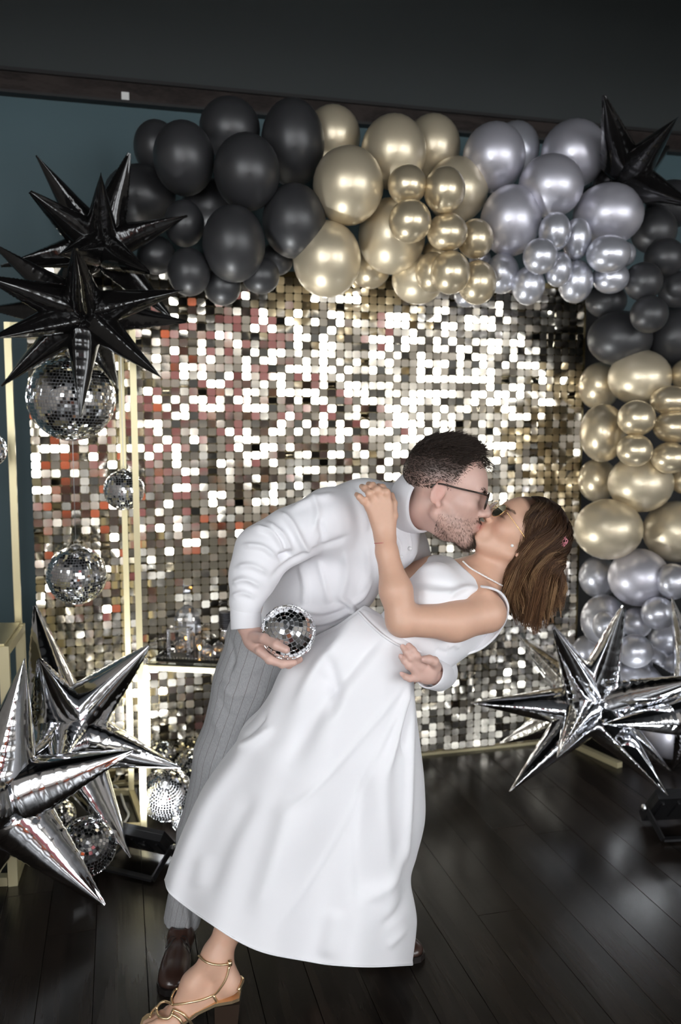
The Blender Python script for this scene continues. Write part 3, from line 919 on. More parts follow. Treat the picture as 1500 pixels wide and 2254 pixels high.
# ================================================================== floodlights and cables
M_blk = mat('black powder coat', (0.012, 0.012, 0.013), 0.35)
def floodlight(label, c0, facing, w, h, tilt, power, bracket_dir, aim):
    """c0: floor point under the housing; facing: horizontal direction of the beam"""
    c0 = np.asarray(c0, float); f_ = np.asarray(facing, float); f_ /= np.linalg.norm(f_)
    sx = np.array([f_[1], -f_[0], 0]); upv = np.array([0, 0, 1.0])
    n = f_ * math.cos(tilt) + upv * math.sin(tilt)      # beam axis
    v_ = -f_ * math.sin(tilt) + upv * math.cos(tilt)    # up along the housing
    t = thing('floodlight', label, 'floodlight', c0)
    cc = c0 + v_ * h / 2 + upv * 0.02
    def bx(x0, x1, y0, y1, d0, d1):
        return [cc + sx * x + v_ * y + n * d for d in (d0, d1) for x, y in ((x0, y0), (x1, y0), (x1, y1), (x0, y1))]
    mb = MB().box8(bx(-w / 2, w / 2, -h / 2, h / 2, -.012, .012))
    for k in range(4):
        x = -w / 2 + w * (k + .5) / 4
        mb.box8(bx(x - .004, x + .004, -h * .3, h * .3, -.018, -.0125))
    mb.build('housing', M_blk, t)
    MB().box8(bx(-w * .44, w * .44, -h * .42, h * .42, .0125, .0135)).build('lens', emit('LED flood lens', (0.95, 0.98, 1.0), power * 1.2), t)
    bz = MB()
    for q in ((-w * .5, w * .5, h * .425, h * .5), (-w * .5, w * .5, -h * .5, -h * .425), (-w * .5, -w * .445, -h * .424, h * .424), (w * .445, w * .5, -h * .424, h * .424)):
        bz.box8(bx(*q, .0125, .026))
    bz.build('bezel', M_blk, t)
    bd_ = np.asarray(bracket_dir, float); bd_ /= np.linalg.norm(bd_)
    br = MB()
    e0 = cc + sx * (w / 2 + .014); e1 = cc - sx * (w / 2 + .014)
    g0 = c0 + sx * (w / 2 + .014) + bd_ * .16 + upv * .012; g1_ = c0 - sx * (w / 2 + .014) + bd_ * .16 + upv * .012
    br.bar(e0, g0, .006, .024); br.bar(e1, g1_, .006, .024); br.bar(g0, g1_, .024, .008)
    br.build('bracket', M_blk, t)
    for e_, s_ in ((e0, 1), (e1, -1)):
        MB().lathe([(.012, 0), (.012, .008), (.004, .012)], e_ + sx * s_ * .004, 10, axis=tuple(sx * s_)).build('bolt', M_wire, t)
    ld = bpy.data.lights.new('flood_beam', 'AREA'); ld.shape = 'RECTANGLE'
    ld.size = w * .85; ld.size_y = h * .8; ld.energy = power; ld.color = (0.95, 0.98, 1.0); ld.spread = math.radians(112)
    lo = bpy.data.objects.new('flood_beam', ld); COL.objects.link(lo); lo.parent = t
    lo.matrix_parent_inverse = parent_world(t).inverted()
    lo.matrix_basis = Matrix.Translation(Vector(cc + n * .016)) @ Vector(tuple(-n)).to_track_quat('Z', 'Y').to_matrix().to_4x4()
    return t, cc
fc = PF(335, 1880)
fl1, fcc = floodlight('black LED floodlight lying on the floor by the trouser leg', fc, -RN * 1.0 + RD * .75, .20, .13, math.radians(42), FLOOD_POWER, RN * 1.0 - RD * .75, None)
fc2 = PF(1478, 1808)
fl2, fcc2 = floodlight('black LED floodlight on the floor at the right edge', fc2, -RN * 1.0 + RD * .15, .24, .19, math.radians(42), FLOOD_POWER * .12, RN, None)
cb = spline([fcc + RN * .03, PF(283, 1850, .05), PF(258, 1875, .012), PF(235, 1890, .006), PF(150, 1905, .006)], 24)
o = MB().tube(cb, .0045, 6).build('power_cable', mat('black cable rubber', (.015, .015, .015), .5), None, True)
tag(o, 'black cable running from the floodlight under the foil star', 'cable')
cb = spline([PF(228, 1725, .006), PF(250, 1703, .02), PF(262, 1700, .03), PF(247, 1722, .01), PF(262, 1738, .006), PF(275, 1775, .006), PF(283, 1795, .006), PF(268, 1820, .006)], 40)
o = MB().tube(cb, .005, 6).build('power_cable', mat('white cable plastic', (.75, .75, .73), .45), None, True)
tag(o, 'white cable curling on the floor inside the tall gold frame', 'cable')
# paper note stuck to the rail
pz = PW(276, 211, TW + 0.05)
s_, t_, z_ = toR(pz)
o = MB().rbox(s_ - .016, s_ + .016, TW + .0455, TW + .047, z_ - .017, z_ + .017).build('sticky_note', mat('white paper', (.8, .8, .78), .7))
tag(o, 'small white paper square stuck on the dark wall rail', 'paper')
# ================================================================== implicit-surface modeller for bodies and clothes
def smin(a, b, k):
    if k <= 0: return np.minimum(a, b)
    h = np.clip(0.5 + 0.5 * (b - a) / k, 0, 1)
    return b * (1 - h) + a * h - k * h * (1 - h)

class Prim:
    def __init__(self, fn, lo, hi): self.fn, self.lo, self.hi = fn, np.asarray(lo), np.asarray(hi)

def rc(a, b, ra, rb=None):
    """tapered capsule"""
    a = np.asarray(a, float); b = np.asarray(b, float); rb = ra if rb is None else rb
    ab = b - a; L2 = max(float(ab @ ab), 1e-12)
    def fn(X, Y, Z):
        t = np.clip(((X - a[0]) * ab[0] + (Y - a[1]) * ab[1] + (Z - a[2]) * ab[2]) / L2, 0, 1)
        dx = X - a[0] - t * ab[0]; dy = Y - a[1] - t * ab[1]; dz = Z - a[2] - t * ab[2]
        return np.sqrt(dx * dx + dy * dy + dz * dz) - (ra + (rb - ra) * t)
    m = max(ra, rb)
    return Prim(fn, np.minimum(a, b) - m, np.maximum(a, b) + m)

def el(c, r, B=None):
    """ellipsoid, B columns = its axes"""
    c = np.asarray(c, float); r = np.asarray(r, float); B = np.eye(3) if B is None else np.asarray(B)
    def fn(X, Y, Z):
        dx, dy, dz = X - c[0], Y - c[1], Z - c[2]
        k0 = 0; k1 = 0
        for i in range(3):
            q = (dx * B[0, i] + dy * B[1, i] + dz * B[2, i])
            k0 = k0 + (q / r[i]) ** 2; k1 = k1 + (q / r[i] ** 2) ** 2
        k0 = np.sqrt(k0); k1 = np.sqrt(k1) + 1e-9
        return np.where(k0 < 0.05, -float(r.min()), k0 * (k0 - 1) / k1)
    m = float(r.max())
    ext = np.sqrt((B ** 2) @ (r ** 2))
    return Prim(fn, c - ext, c + ext)

class Frame:
    def __init__(self, o, x, z, s=1.0):
        self.o = np.asarray(o, float); self.s = s
        x = np.asarray(x, float); x = x / np.linalg.norm(x)
        z = np.asarray(z, float); z = z - x * (z @ x); z /= np.linalg.norm(z)
        self.B = np.stack([x, np.cross(z, x), z], 1)
    def p(self, q): return self.o + self.B @ (np.asarray(q, float) * self.s)
    def rc(self, a, b, ra, rb=None): return rc(self.p(a), self.p(b), ra * self.s, (ra if rb is None else rb) * self.s)
    def el(self, c, r, rot=None):
        B = self.B if rot is None else self.B @ rot
        return el(self.p(c), np.asarray(r) * self.s, B)
    def local(self, V): return ((V - self.o) @ self.B) / self.s

class Grid:
    def __init__(self, lo, hi, h):
        self.lo = np.asarray(lo, float); self.h = h
        self.n = np.ceil((np.asarray(hi) - self.lo) / h).astype(int) + 1
        self.d = np.full(self.n, 1.0, dtype=np.float32)
        self.ax = [(self.lo[i] + np.arange(self.n[i]) * h).astype(np.float32) for i in range(3)]
    def win(self, p, k):
        m = k + 3 * self.h
        i0 = np.clip(np.floor((p.lo - m - self.lo) / self.h).astype(int), 0, self.n)
        i1 = np.clip(np.ceil((p.hi + m - self.lo) / self.h).astype(int) + 1, 0, self.n)
        if (i1 <= i0).any(): return None
        w = tuple(slice(a, b) for a, b in zip(i0, i1))
        return w, (self.ax[0][w[0]][:, None, None], self.ax[1][w[1]][None, :, None], self.ax[2][w[2]][None, None, :])
    def add(self, p, k=0.012):
        q = self.win(p, k)
        if q: self.d[q[0]] = smin(self.d[q[0]], p.fn(*q[1]).astype(np.float32), k)
        return self
    def sub(self, p, k=0.006):
        q = self.win(p, k)
        if q: self.d[q[0]] = -smin(-self.d[q[0]], p.fn(*q[1]).astype(np.float32), k)
        return self
    def cut(self, fn):
        """keep only where fn < 0"""
        X, Y, Z = self.ax[0][:, None, None], self.ax[1][None, :, None], self.ax[2][None, None, :]
        self.d = np.maximum(self.d, fn(X, Y, Z).astype(np.float32)); return self
    def shell_add(self, e): self.d = self.d - e; return self
    def mesh(self, smooth=2):
        d, h = self.d, self.h
        ins = d < 0
        c = np.zeros(tuple(n - 1 for n in d.shape), dtype=np.int8)
        for i in (0, 1):
            for j in (0, 1):
                for k in (0, 1):
                    c += ins[i:d.shape[0] - 1 + i, j:d.shape[1] - 1 + j, k:d.shape[2] - 1 + k]
        act = (c > 0) & (c < 8)
        I = np.argwhere(act)
        idx = np.full(act.shape, -1, dtype=np.int32); idx[act] = np.arange(len(I))
        corners = np.array([(i, j, k) for i in (0, 1) for j in (0, 1) for k in (0, 1)])
        D = np.stack([d[I[:, 0] + a, I[:, 1] + b, I[:, 2] + e] for a, b, e in corners], 1)
        acc = np.zeros((len(I), 3)); cnt = np.zeros(len(I))
        for a in range(8):
            for b in range(a + 1, 8):
                if np.abs(corners[a] - corners[b]).sum() != 1: continue
                m = (D[:, a] < 0) != (D[:, b] < 0)
                t = D[m, a] / (D[m, a] - D[m, b])
                acc[m] += corners[a] + t[:, None] * (corners[b] - corners[a]); cnt[m] += 1
        V = self.lo + (I + acc / cnt[:, None]) * h
        Q = []
        for axis in range(3):
            s0 = [slice(None)] * 3; s1 = [slice(None)] * 3
            s0[axis] = slice(0, -1); s1[axis] = slice(1, None)
            a, b = ins[tuple(s0)], ins[tuple(s1)]
            E = np.argwhere(a != b)
            o1, o2 = [x for x in range(3) if x != axis]
            ok = (E[:, o1] > 0) & (E[:, o2] > 0) & (E[:, o1] < d.shape[o1] - 1) & (E[:, o2] < d.shape[o2] - 1)
            E = E[ok]
            flip = a[E[:, 0], E[:, 1], E[:, 2]]
            def at(da, db):
                e = E.copy(); e[:, o1] -= da; e[:, o2] -= db
                return idx[e[:, 0], e[:, 1], e[:, 2]]
            q = np.stack([at(0, 0), at(1, 0), at(1, 1), at(0, 1)], 1)
            if axis == 1: flip = ~flip
            q[~flip] = q[~flip][:, ::-1]
            Q.append(q)
        Q = np.concatenate(Q); Q = Q[(Q >= 0).all(1)]
        return smooth_mesh(V, Q, smooth), Q

def smooth_mesh(V, Q, it, lam=0.5):
    n = len(V)
    if it <= 0: return V
    e = np.concatenate([Q[:, [0, 1]], Q[:, [1, 2]], Q[:, [2, 3]], Q[:, [3, 0]]])
    a = np.concatenate([e[:, 0], e[:, 1]]); b = np.concatenate([e[:, 1], e[:, 0]])
    cnt = np.bincount(a, minlength=n).astype(float); cnt[cnt == 0] = 1
    for i in range(it):
        for l in (lam, -lam * 0.98):
            S = np.stack([np.bincount(a, weights=V[b, k], minlength=n) for k in range(3)], 1) / cnt[:, None]
            V = V + l * (S - V)
    return V

def normals(V, Q):
    fn = np.cross(V[Q[:, 2]] - V[Q[:, 0]], V[Q[:, 3]] - V[Q[:, 1]])
    N = np.zeros_like(V)
    for k in range(Q.shape[1]):
        for c in range(3):
            N[:, c] += np.bincount(Q[:, k], weights=fn[:, c], minlength=len(V))
    return N / (np.linalg.norm(N, axis=1, keepdims=True) + 1e-12)

def project(V):
    w = V - CAM
    dz = w @ FWD
    return CX + (w @ RIGHT) / dz * F, CY - (w @ UP) / dz * F

def sculpt(V, Q, strokes, near=True):
    """raise or press the cloth along strokes: (points, width, height); strokes are drawn on the side that faces the viewer"""
    N = normals(V, Q)
    px, py = project(V)
    fac = np.clip(-(N * ((V - CAM) / np.linalg.norm(V - CAM, axis=1, keepdims=True))).sum(1) * 2.0, 0, 1)
    off = np.zeros(len(V))
    for pts, w, amp in strokes:
        p = spline(pts, max(12, len(pts) * 6)) if len(pts) > 2 else np.linspace(pts[0], pts[1], 16)
        a, b = p[:-1], p[1:]
        lo, hi = p.min(0) - 3 * w, p.max(0) + 3 * w
        m = (px > lo[0]) & (px < hi[0]) & (py > lo[1]) & (py < hi[1])
        if not m.any(): continue
        x = px[m][:, None]; y = py[m][:, None]
        ab = b - a; L2 = (ab ** 2).sum(1) + 1e-9
        t = np.clip(((x - a[:, 0]) * ab[:, 0] + (y - a[:, 1]) * ab[:, 1]) / L2, 0, 1)
        d2 = (x - a[:, 0] - t * ab[:, 0]) ** 2 + (y - a[:, 1] - t * ab[:, 1]) ** 2
        j = d2.argmin(1); dd = np.sqrt(d2[np.arange(len(j)), j])
        u = (j + t[np.arange(len(j)), j]) / len(a)
        end = np.clip(np.minimum(u, 1 - u) * 5 + 0.15, 0, 1)
        off[m] += amp * np.exp(-(dd / w) ** 2) * end
    return V + N * (off * fac)[:, None]

def vnoise(V, scale, seed=0):
    """cheap smooth noise in -1..1"""
    r = np.random.default_rng(seed)
    out = np.zeros(len(V))
    for i in range(6):
        k = r.normal(size=3); k = k / np.linalg.norm(k) * scale * (0.6 + 0.35 * i)
        out += np.sin(V @ k + r.uniform(0, 6.28) + 1.3 * np.sin(V @ r.normal(size=3) * scale * 0.4)) / (1 + 0.35 * i)
    return out / 3.0

def set_color(me, C, name='tint'):
    at = me.attributes.new(name, 'FLOAT_COLOR', 'POINT')
    C = np.concatenate([C, np.ones((len(C), 1))], 1).astype(np.float32)
    at.data.foreach_set('color', C.ravel())

def set_float(me, A, name):
    at = me.attributes.new(name, 'FLOAT', 'POINT')
    at.data.foreach_set('value', np.ascontiguousarray(A, dtype=np.float32))

def join_meshes(parts):
    """[(V, Q, C)] -> one mesh with a colour attribute"""
    vs_, qs_, cs_ = [], [], []; n = 0
    for V, Q, C in parts:
        vs_.append(V); qs_.append(Q + n); cs_.append(C); n += len(V)
    me = mesh_fast(np.concatenate(vs_), np.concatenate(qs_), True)
    set_color(me, np.concatenate(cs_))
    return me

def strands_mesh(PTS, r0, r1, C0, C1):
    """PTS (K,n,3) polylines -> thin three-sided hairs with a root-to-tip colour"""
    K, n, _ = PTS.shape
    T = np.gradient(PTS, axis=1); T /= np.linalg.norm(T, axis=2, keepdims=True) + 1e-12
    ref = np.array([0.31, -0.9, 0.3])
    X = np.cross(T, ref); X /= np.linalg.norm(X, axis=2, keepdims=True) + 1e-12
    Y = np.cross(T, X)
    u = np.linspace(0, 1, n)
    rr = (r0 + (r1 - r0) * u ** 1.5)[None, :, None]
    ring = [PTS + rr * (X * math.cos(a) + Y * math.sin(a)) for a in (0, 2 * PI / 3, 4 * PI / 3)]
    V = np.stack(ring, 2).reshape(-1, 3)
    k = np.arange(K)[:, None, None] * n * 3; i = np.arange(n - 1)[None, :, None] * 3; s = np.arange(3)[None, None, :]
    s2 = (s + 1) % 3
    Q = np.stack([k + i + s, k + i + s2, k + i + 3 + s2, k + i + 3 + s], -1).reshape(-1, 4)
    uc = (np.clip((u - .42) / .5, 0, 1))[None, :, None]
    C = C0[:, None, :] * (1 - uc) + C1[:, None, :] * uc
    C = np.repeat(C.reshape(K * n, 3), 3, axis=0)
    me = mesh_fast(V, Q, True); set_color(me, C)
    return me
# ================================================================== people: shared pieces
M_skin = mat('skin', (0.6, 0.4, 0.3), 0.45, 0.0, attr='tint', noise=(90, 0.04), **{'Subsurface Weight': 0.12, 'Subsurface Radius': (0.012, 0.005, 0.003), 'Subsurface Scale': 0.6})
M_hair = mat('hair', (0.05, 0.03, 0.02), 0.45, 0.0, attr='tint', **{'Specular IOR Level': 0.28})
M_shirt = mat('white cotton shirting', (0.80, 0.79, 0.82), 0.75, 0.0, bump=(900, 0.05, 0.0005), **{'Sheen Weight': 0.15})
M_dress = mat('white crepe satin', (0.83, 0.82, 0.845), 0.6, 0.0, bump=(700, 0.05, 0.0005), **{'Sheen Weight': 0.2})
FEMALE = 1

def head_prims(g, fr, female=False):
    """fr local axes: x forward, y to the person's left, z up; origin between the ears"""
    k = .014
    g.add(fr.el((-.004, 0, .046), (.100, .077, .086)), .01)
    g.add(fr.el((.022, 0, .030), (.078, .070, .068)), .02)           # forehead
    if female:
        g.add(fr.el((.036, 0, -.022), (.056, .056, .078)), .02)
        for s in (-1, 1):
            g.add(fr.rc((.0, s * .052, -.040), (.070, s * .014, -.086), .017, .014), .022)
            g.add(fr.el((.060, s * .040, -.014), (.026, .024, .024)), .018)
        g.add(fr.el((.079, 0, -.088), (.017, .019, .015)), .014)
    else:
        g.add(fr.el((.036, 0, -.024), (.060, .060, .082)), .02)
        for s in (-1, 1):
            g.add(fr.rc((-.002, s * .058, -.046), (.072, s * .020, -.094), .019, .017), .022)
            g.add(fr.el((.058, s * .044, -.012), (.026, .024, .022)), .018)
            g.add(fr.rc((.084, s * .042, .026), (.093, s * .010, .024), .010, .010), .012)
        g.add(fr.el((.079, 0, -.097), (.020, .024, .018)), .014)
    for s in (-1, 1):                                               # eye sockets, eyeballs with lids
        g.sub(fr.el((.100, s * .032, .010), (.014, .018, .013)), .016)
        g.add(fr.el((.0775, s * .032, .008), (.0135, .0155, .0125)), .004)
        g.sub(fr.rc((.0925, s * .020, .004), (.0885, s * .043, .006), .0012, .0012), .002)
    n0 = 0.9 if female else 1.0
    g.add(fr.rc((.094, 0, .018), (.112 * (0.985 if female else 1), 0, -.018), .0075, .0100 * n0), .012)
    g.add(fr.el((.112, 0, -.022), (.0125 * n0, .0115 * n0, .0100 * n0)), .008)
    for s in (-1, 1):
        g.add(fr.el((.101, s * .0125 * n0, -.026), (.0105, .0075, .0078)), .006)
        g.sub(fr.el((.107, s * .0065, -.0335), (.0042, .0032, .004)), .003)
    # muzzle and lips
    g.add(fr.el((.080, 0, -.056), (.020, .028, .022)), .014)
    lw = .0072 if female else .0052
    for s in (-1, 1):
        g.add(fr.rc((.0985, 0, -.0500), (.0875, s * .021, -.0555), lw, .003), .005)
        g.add(fr.rc((.0970, 0, -.0625), (.0870, s * .020, -.0570), lw * 1.1, .003), .005)
    g.sub(fr.rc((.1055, -.006, -.0562), (.1055, .006, -.0562), .0016, .0016), .003)
    for s in (-1, 1): g.sub(fr.rc((.1045, s * .006, -.0562), (.0925, s * .023, -.0572), .0015, .0012), .003)
    # ears
    for s in (-1, 1):
        ca = math.cos(.3); sa = math.sin(.3)
        rot = np.array([[ca, 0, sa], [0, 1, 0], [-sa, 0, ca]])
        rz = np.array([[math.cos(.35), s * math.sin(.35), 0], [-s * math.sin(.35), math.cos(.35), 0], [0, 0, 1]])
        B = rz @ rot
        g.add(fr.el((-.010, s * .077, .002), (.0175, .0065, .030), B), .004)
        g.sub(fr.el((-.004, s * .085, .003), (.0095, .0055, .018), B), .004)
        g.add(fr.rc((-.016, s * .083, .020), (-.022, s * .084, .0), .0028, .0028), .004)
        g.add(fr.el((-.004, s * .076, -.027), (.007, .005, .008)), .005)

def finger(g, pts, r0, r1, k=.004):
    """pts: joints as points"""
    n = len(pts)
    for i in range(n - 1):
        a = r0 + (r1 - r0) * i / (n - 1); b = r0 + (r1 - r0) * (i + 1) / (n - 1)
        g.add(rc(pts[i], pts[i + 1], a, b), k if i else .007)
        if 0 < i: g.add(el(pts[i], (a * 1.06,) * 3), .004)

def nail(tip, prev, toward, size, m, parent):
    """a small curved plate on the last joint facing a direction"""
    tip = np.asarray(tip, float); d = tip - np.asarray(prev, float); d /= np.linalg.norm(d)
    n_ = np.asarray(toward, float); n_ = n_ - d * (n_ @ d); n_ /= np.linalg.norm(n_); s = np.cross(d, n_)
    V = []
    for i in range(7):
        for j in range(5):
            u = -1 + 2 * j / 4; w = i / 6
            rr = size * (0.9 if i < 5 else (0.75 if i == 5 else 0.45))
            V.append(tip + d * (size * (-1.1 + 2.0 * w)) + s * rr * u * .75 + n_ * (size * (1.10 - .28 * u * u - .05 * (w - .4) ** 2)))
    return np.array(V), grid_faces(7, 5)

def tints(V, base, spots, seed=0, amt=.05):
    C = np.repeat(np.asarray(base, float)[None], len(V), 0)
    for c, r, col, st in spots:
        d = np.linalg.norm((V - np.asarray(c)) / np.asarray(r), axis=1)
        w = (np.clip(1.25 - d, 0, .5) / .5)[:, None] * st
        C = C * (1 - w) + np.asarray(col) * w
    C *= (1 + amt * vnoise(V, 60, seed))[:, None]
    return np.clip(C, 0, 1)

def loft(rings, closed=True, cap=True):
    """rings (n, m, 3) -> verts, quads"""
    Rg = np.asarray(rings); n, m, _ = Rg.shape
    V = Rg.reshape(-1, 3)
    i = np.arange(n - 1)[:, None]; j = np.arange(m)[None, :]; j2 = (j + 1) % m
    Q = np.stack([i * m + j, i * m + j2, (i + 1) * m + j2, (i + 1) * m + j], -1).reshape(-1, 4)
    return V, Q

# ================================================================== the man
man = thing('person', 'person in white shirt and grey pinstripe trousers dipping the other, mirror ball in hand', 'person', tuple(PF(640, 2130)))
DXM = RIGHT
mh = P(974, 1090, 2.22)
mf = Frame(mh, RIGHT * math.cos(.21) - UP * math.sin(.21) - FWD * .12, UP * math.cos(.21) + RIGHT * math.sin(.21), 1.07)
g = Grid(P(480, 1520, 2.0) * [1, 0, 0] + [0, 1.90, .80], [P(1110, 900, 2.2)[0], 2.62, P(1000, 915, 2.3)[2]], .0030)
head_prims(g, mf)
cb_ = P(862, 1128, 2.295)
g.add(rc(mf.p((-.030, 0, -.030)), P(888, 1117, 2.272), .052, .057), .02); g.add(rc(P(888, 1117, 2.272), cb_, .055, .05), .02)
g.add(rc(mf.p((.022, 0, -.078)), P(918, 1128, 2.262), .016, .036), .03)          # throat
ch_ = P(800, 1175, 2.34); md_ = P(690, 1290, 2.36); pv_ = P(590, 1395, 2.38)
g.add(rc(cb_, ch_, .045, .105), .02); g.add(rc(ch_, md_, .115, .105), .03); g.add(rc(md_, pv_, .105, .11), .03)
shn, eln, wrn = P(735, 1138, 2.21), P(575, 1222, 2.14), P(546, 1378, 2.075)
shf = P(880, 1190, 2.47); elf = P(960, 1400, 2.50); wrf = P(966, 1487, 2.13)
g.add(rc(shn, eln, .046, .036), .03); g.add(rc(eln, wrn, .036, .024), .02)
g.add(rc(shf, elf, .046, .036), .03); g.add(rc(elf, wrf, .036, .024), .02)
# hand round the mirror ball
BALLC = P(635, 1391, 2.035); BALLR = 60 * depth(BALLC) / F
def Hn(px, py, Y): return P(px, py, Y)
g.add(rc(wrn, Hn(562, 1408, 2.05), .024, .027), .012)
g.add(rc(Hn(560, 1405, 2.06), Hn(580, 1428, 2.045), .026, .022), .012)
thumb = [Hn(560, 1402, 2.03), Hn(583, 1406, 1.995), Hn(608, 1420, 1.966), Hn(630, 1430, 1.956)]
finger(g, thumb, .0135, .0098)
idxf = [Hn(572, 1432, 2.02), Hn(594, 1452, 2.005), Hn(622, 1462, 2.00), Hn(647, 1459, 2.005)]
finger(g, idxf, .0115, .0082)
finger(g, [Hn(580, 1432, 2.05), Hn(606, 1456, 2.045), Hn(636, 1463, 2.05), Hn(660, 1452, 2.055)], .011, .0082)
finger(g, [Hn(580, 1424, 2.075), Hn(606, 1448, 2.09), Hn(634, 1452, 2.098), Hn(658, 1440, 2.10)], .0105, .008)
finger(g, [Hn(576, 1412, 2.095), Hn(598, 1430, 2.112), Hn(618, 1434, 2.12), Hn(636, 1426, 2.12)], .0095, .0072)
# far hand come round behind her back
g.add(rc(wrf, P(942, 1480, 2.085), .024, .028), .012)
g.add(rc(P(945, 1470, 2.08), P(928, 1468, 2.068), .024, .016), .010)
g.add(rc(P(940, 1485, 2.08), P(918, 1487, 2.068), .022, .014), .010)
F3 = [[P(930, 1462, 2.062), P(917, 1443, 2.052), P(909, 1431, 2.054), P(901, 1421, 2.06)],
      [P(921, 1468, 2.060), P(904, 1448, 2.050), P(895, 1435, 2.052), P(887, 1424, 2.058)],
      [P(915, 1480, 2.060), P(900, 1466, 2.050), P(891, 1455, 2.052), P(883, 1445, 2.058)],
      [P(916, 1494, 2.064), P(903, 1494, 2.055), P(894, 1490, 2.056), P(886, 1484, 2.062)]]
for i, fp in enumerate(F3): finger(g, fp, .0098 - .0006 * i, .0076 - .0004 * i)
TH3 = [P(962, 1468, 2.07), P(956, 1456, 2.052), P(946, 1452, 2.045), P(935, 1451, 2.045)]
finger(g, TH3, .0125, .0092)
V, Q = g.mesh(2)
L_ = mf.local(V)
skin_m = (0.62, 0.40, 0.335)
C = tints(V, skin_m, [], 1, .04)
hd = (L_[:, 2] > -.14)
ax_, ay_, az_ = L_[:, 0], np.abs(L_[:, 1]), L_[:, 2]
def blend(mask, col, st):
    global C
    w = np.clip(mask, 0, 1)[:, None] * st
    C = C * (1 - w) + np.asarray(col) * w
near_head = np.clip((.17 - np.linalg.norm(L_ - [0, 0, .01], axis=1)) / .02, 0, 1)
# beard shadow: chin, lip and jaw line
jaw = np.clip((-.030 - az_ + .25 * np.clip(.06 - ax_, 0, .1)) / .02, 0, 1) * np.clip((ax_ + .004) / .03, 0, 1) * np.clip((az_ + .125) / .01, 0, 1)
blend(jaw * near_head * (0.6 + .5 * vnoise(V, 420, 3)), (0.16, 0.10, 0.075), .42)
lipm = np.exp(-((az_ + .056) / .0085) ** 2 - (ay_ / .02) ** 4) * np.clip((ax_ - .088) / .006, 0, 1)
blend(lipm * near_head, (.55, .22, .2), .7)
blend(np.exp(-((ax_ + .008) / .02) ** 2 - ((az_) / .035) ** 2) * np.clip((ay_ - .070) / .006, 0, 1) * near_head, (.62, .27, .22), .55)
# scalp darkens where hair is clipped short: temples, sides and nape
hairline_x = .055 - .50 * np.clip(.085 - az_, 0, .1)
scalp = np.clip((az_ - .012 + .25 * np.clip(-ax_ - .02, 0, .06)) / .045, 0, 1) * np.clip((hairline_x - ax_) / .012, 0, 1)
nape = np.clip((-ax_ - .045) / .02, 0, 1) * np.clip((az_ + .055) / .05, 0, 1)
blend(np.maximum(scalp, nape * .8) * near_head, (.045, .032, .027), .93)
for pts in ([thumb], ):
    pass
parts_ = [(V, Q, C)]
nails = [(thumb[-1], thumb[-2], -FWD + UP * .3, .0085), (TH3[-1], TH3[-2], -FWD, .008)] + [(f_[-1], f_[-2], -FWD + UP * .2, .0062) for f_ in F3]
M_nail = mat('fingernail', (.70, .45, .40), .25)
bodyo = obj('body', join_meshes(parts_), M_skin, man)
for tp, pv0, tw, sz in nails:
    nv_, nq_ = nail(tp, pv0, tw, sz, None, None)
    obj('fingernail', mesh_fast(nv_, nq_, True), M_nail, bodyo)

# --- hair: clipped sides, longer combed top
hr = np.random.default_rng(21)
def scalp_pt(th, ph, k=1.0):
    return np.array([-.004 + .100 * k * math.cos(th) * math.cos(ph), .077 * k * math.cos(th) * math.sin(ph), .046 + .086 * k * math.sin(th)])
PT = []; c0 = []; c1 = []
while len(PT) < 7500:
    th = hr.uniform(-.45, 1.5); ph = hr.uniform(-PI, PI)
    if hr.random() > math.cos(th) + .15: continue
    p = scalp_pt(th, ph, 1.0)
    x, y, z = p
    if x > .052 - .45 * max(.085 - z, 0) + hr.normal(0, .003): continue
    if z < .012 and x > -.035: continue
    if z < -.02: continue
    topk = np.clip((z - .072) / .035, 0, 1)
    ln = .005 + .024 * topk ** 1.2
    nrm = np.array([p[0] + .004, p[1], p[2] - .046]) / np.array([.1, .077, .086]) ** 2; nrm /= np.linalg.norm(nrm)
    comb = np.array([.85, .1 * np.sign(y), -.15 if topk < .5 else .05]) + hr.normal(0, .22, 3)
    d0 = nrm * (0.55 + .5 * topk) + comb * .55; d0 /= np.linalg.norm(d0)
    d1 = nrm * .12 + comb * 1.0; d1 /= np.linalg.norm(d1)
    pts = [p * .985 + nrm * -.001, p + d0 * ln * .4, p + d0 * ln * .6 + d1 * ln * .3, p + d0 * ln * .62 + d1 * ln * .75]
    # keep the hair outside the skull
    PT.append([mf.p(q) for q in pts])
    cc = np.array([.030, .021, .017]) * hr.uniform(.6, 1.5)
    c0.append(cc); c1.append(cc * 1.25)
# forelock falling over the temple
for k in range(120):
    p = scalp_pt(hr.uniform(.35, .75), hr.uniform(-.9, .9), 1.0); ln = hr.uniform(.022, .034)
    e = np.array([.7, .25 * np.sign(p[1]), -.55]) + hr.normal(0, .12, 3)
    PT.append([mf.p(q) for q in (p, p + [ln * .35, 0, ln * .28], p + [ln * .62, 0, ln * .18], p + np.array([ln * .62, 0, ln * .2]) + e * ln * .35)])
    cc = np.array([.03, .021, .016]) * hr.uniform(.7, 1.4); c0.append(cc); c1.append(cc)
obj('hair', strands_mesh(np.array(PT), .00075, .0003, np.array(c0), np.array(c1)), M_hair, man)
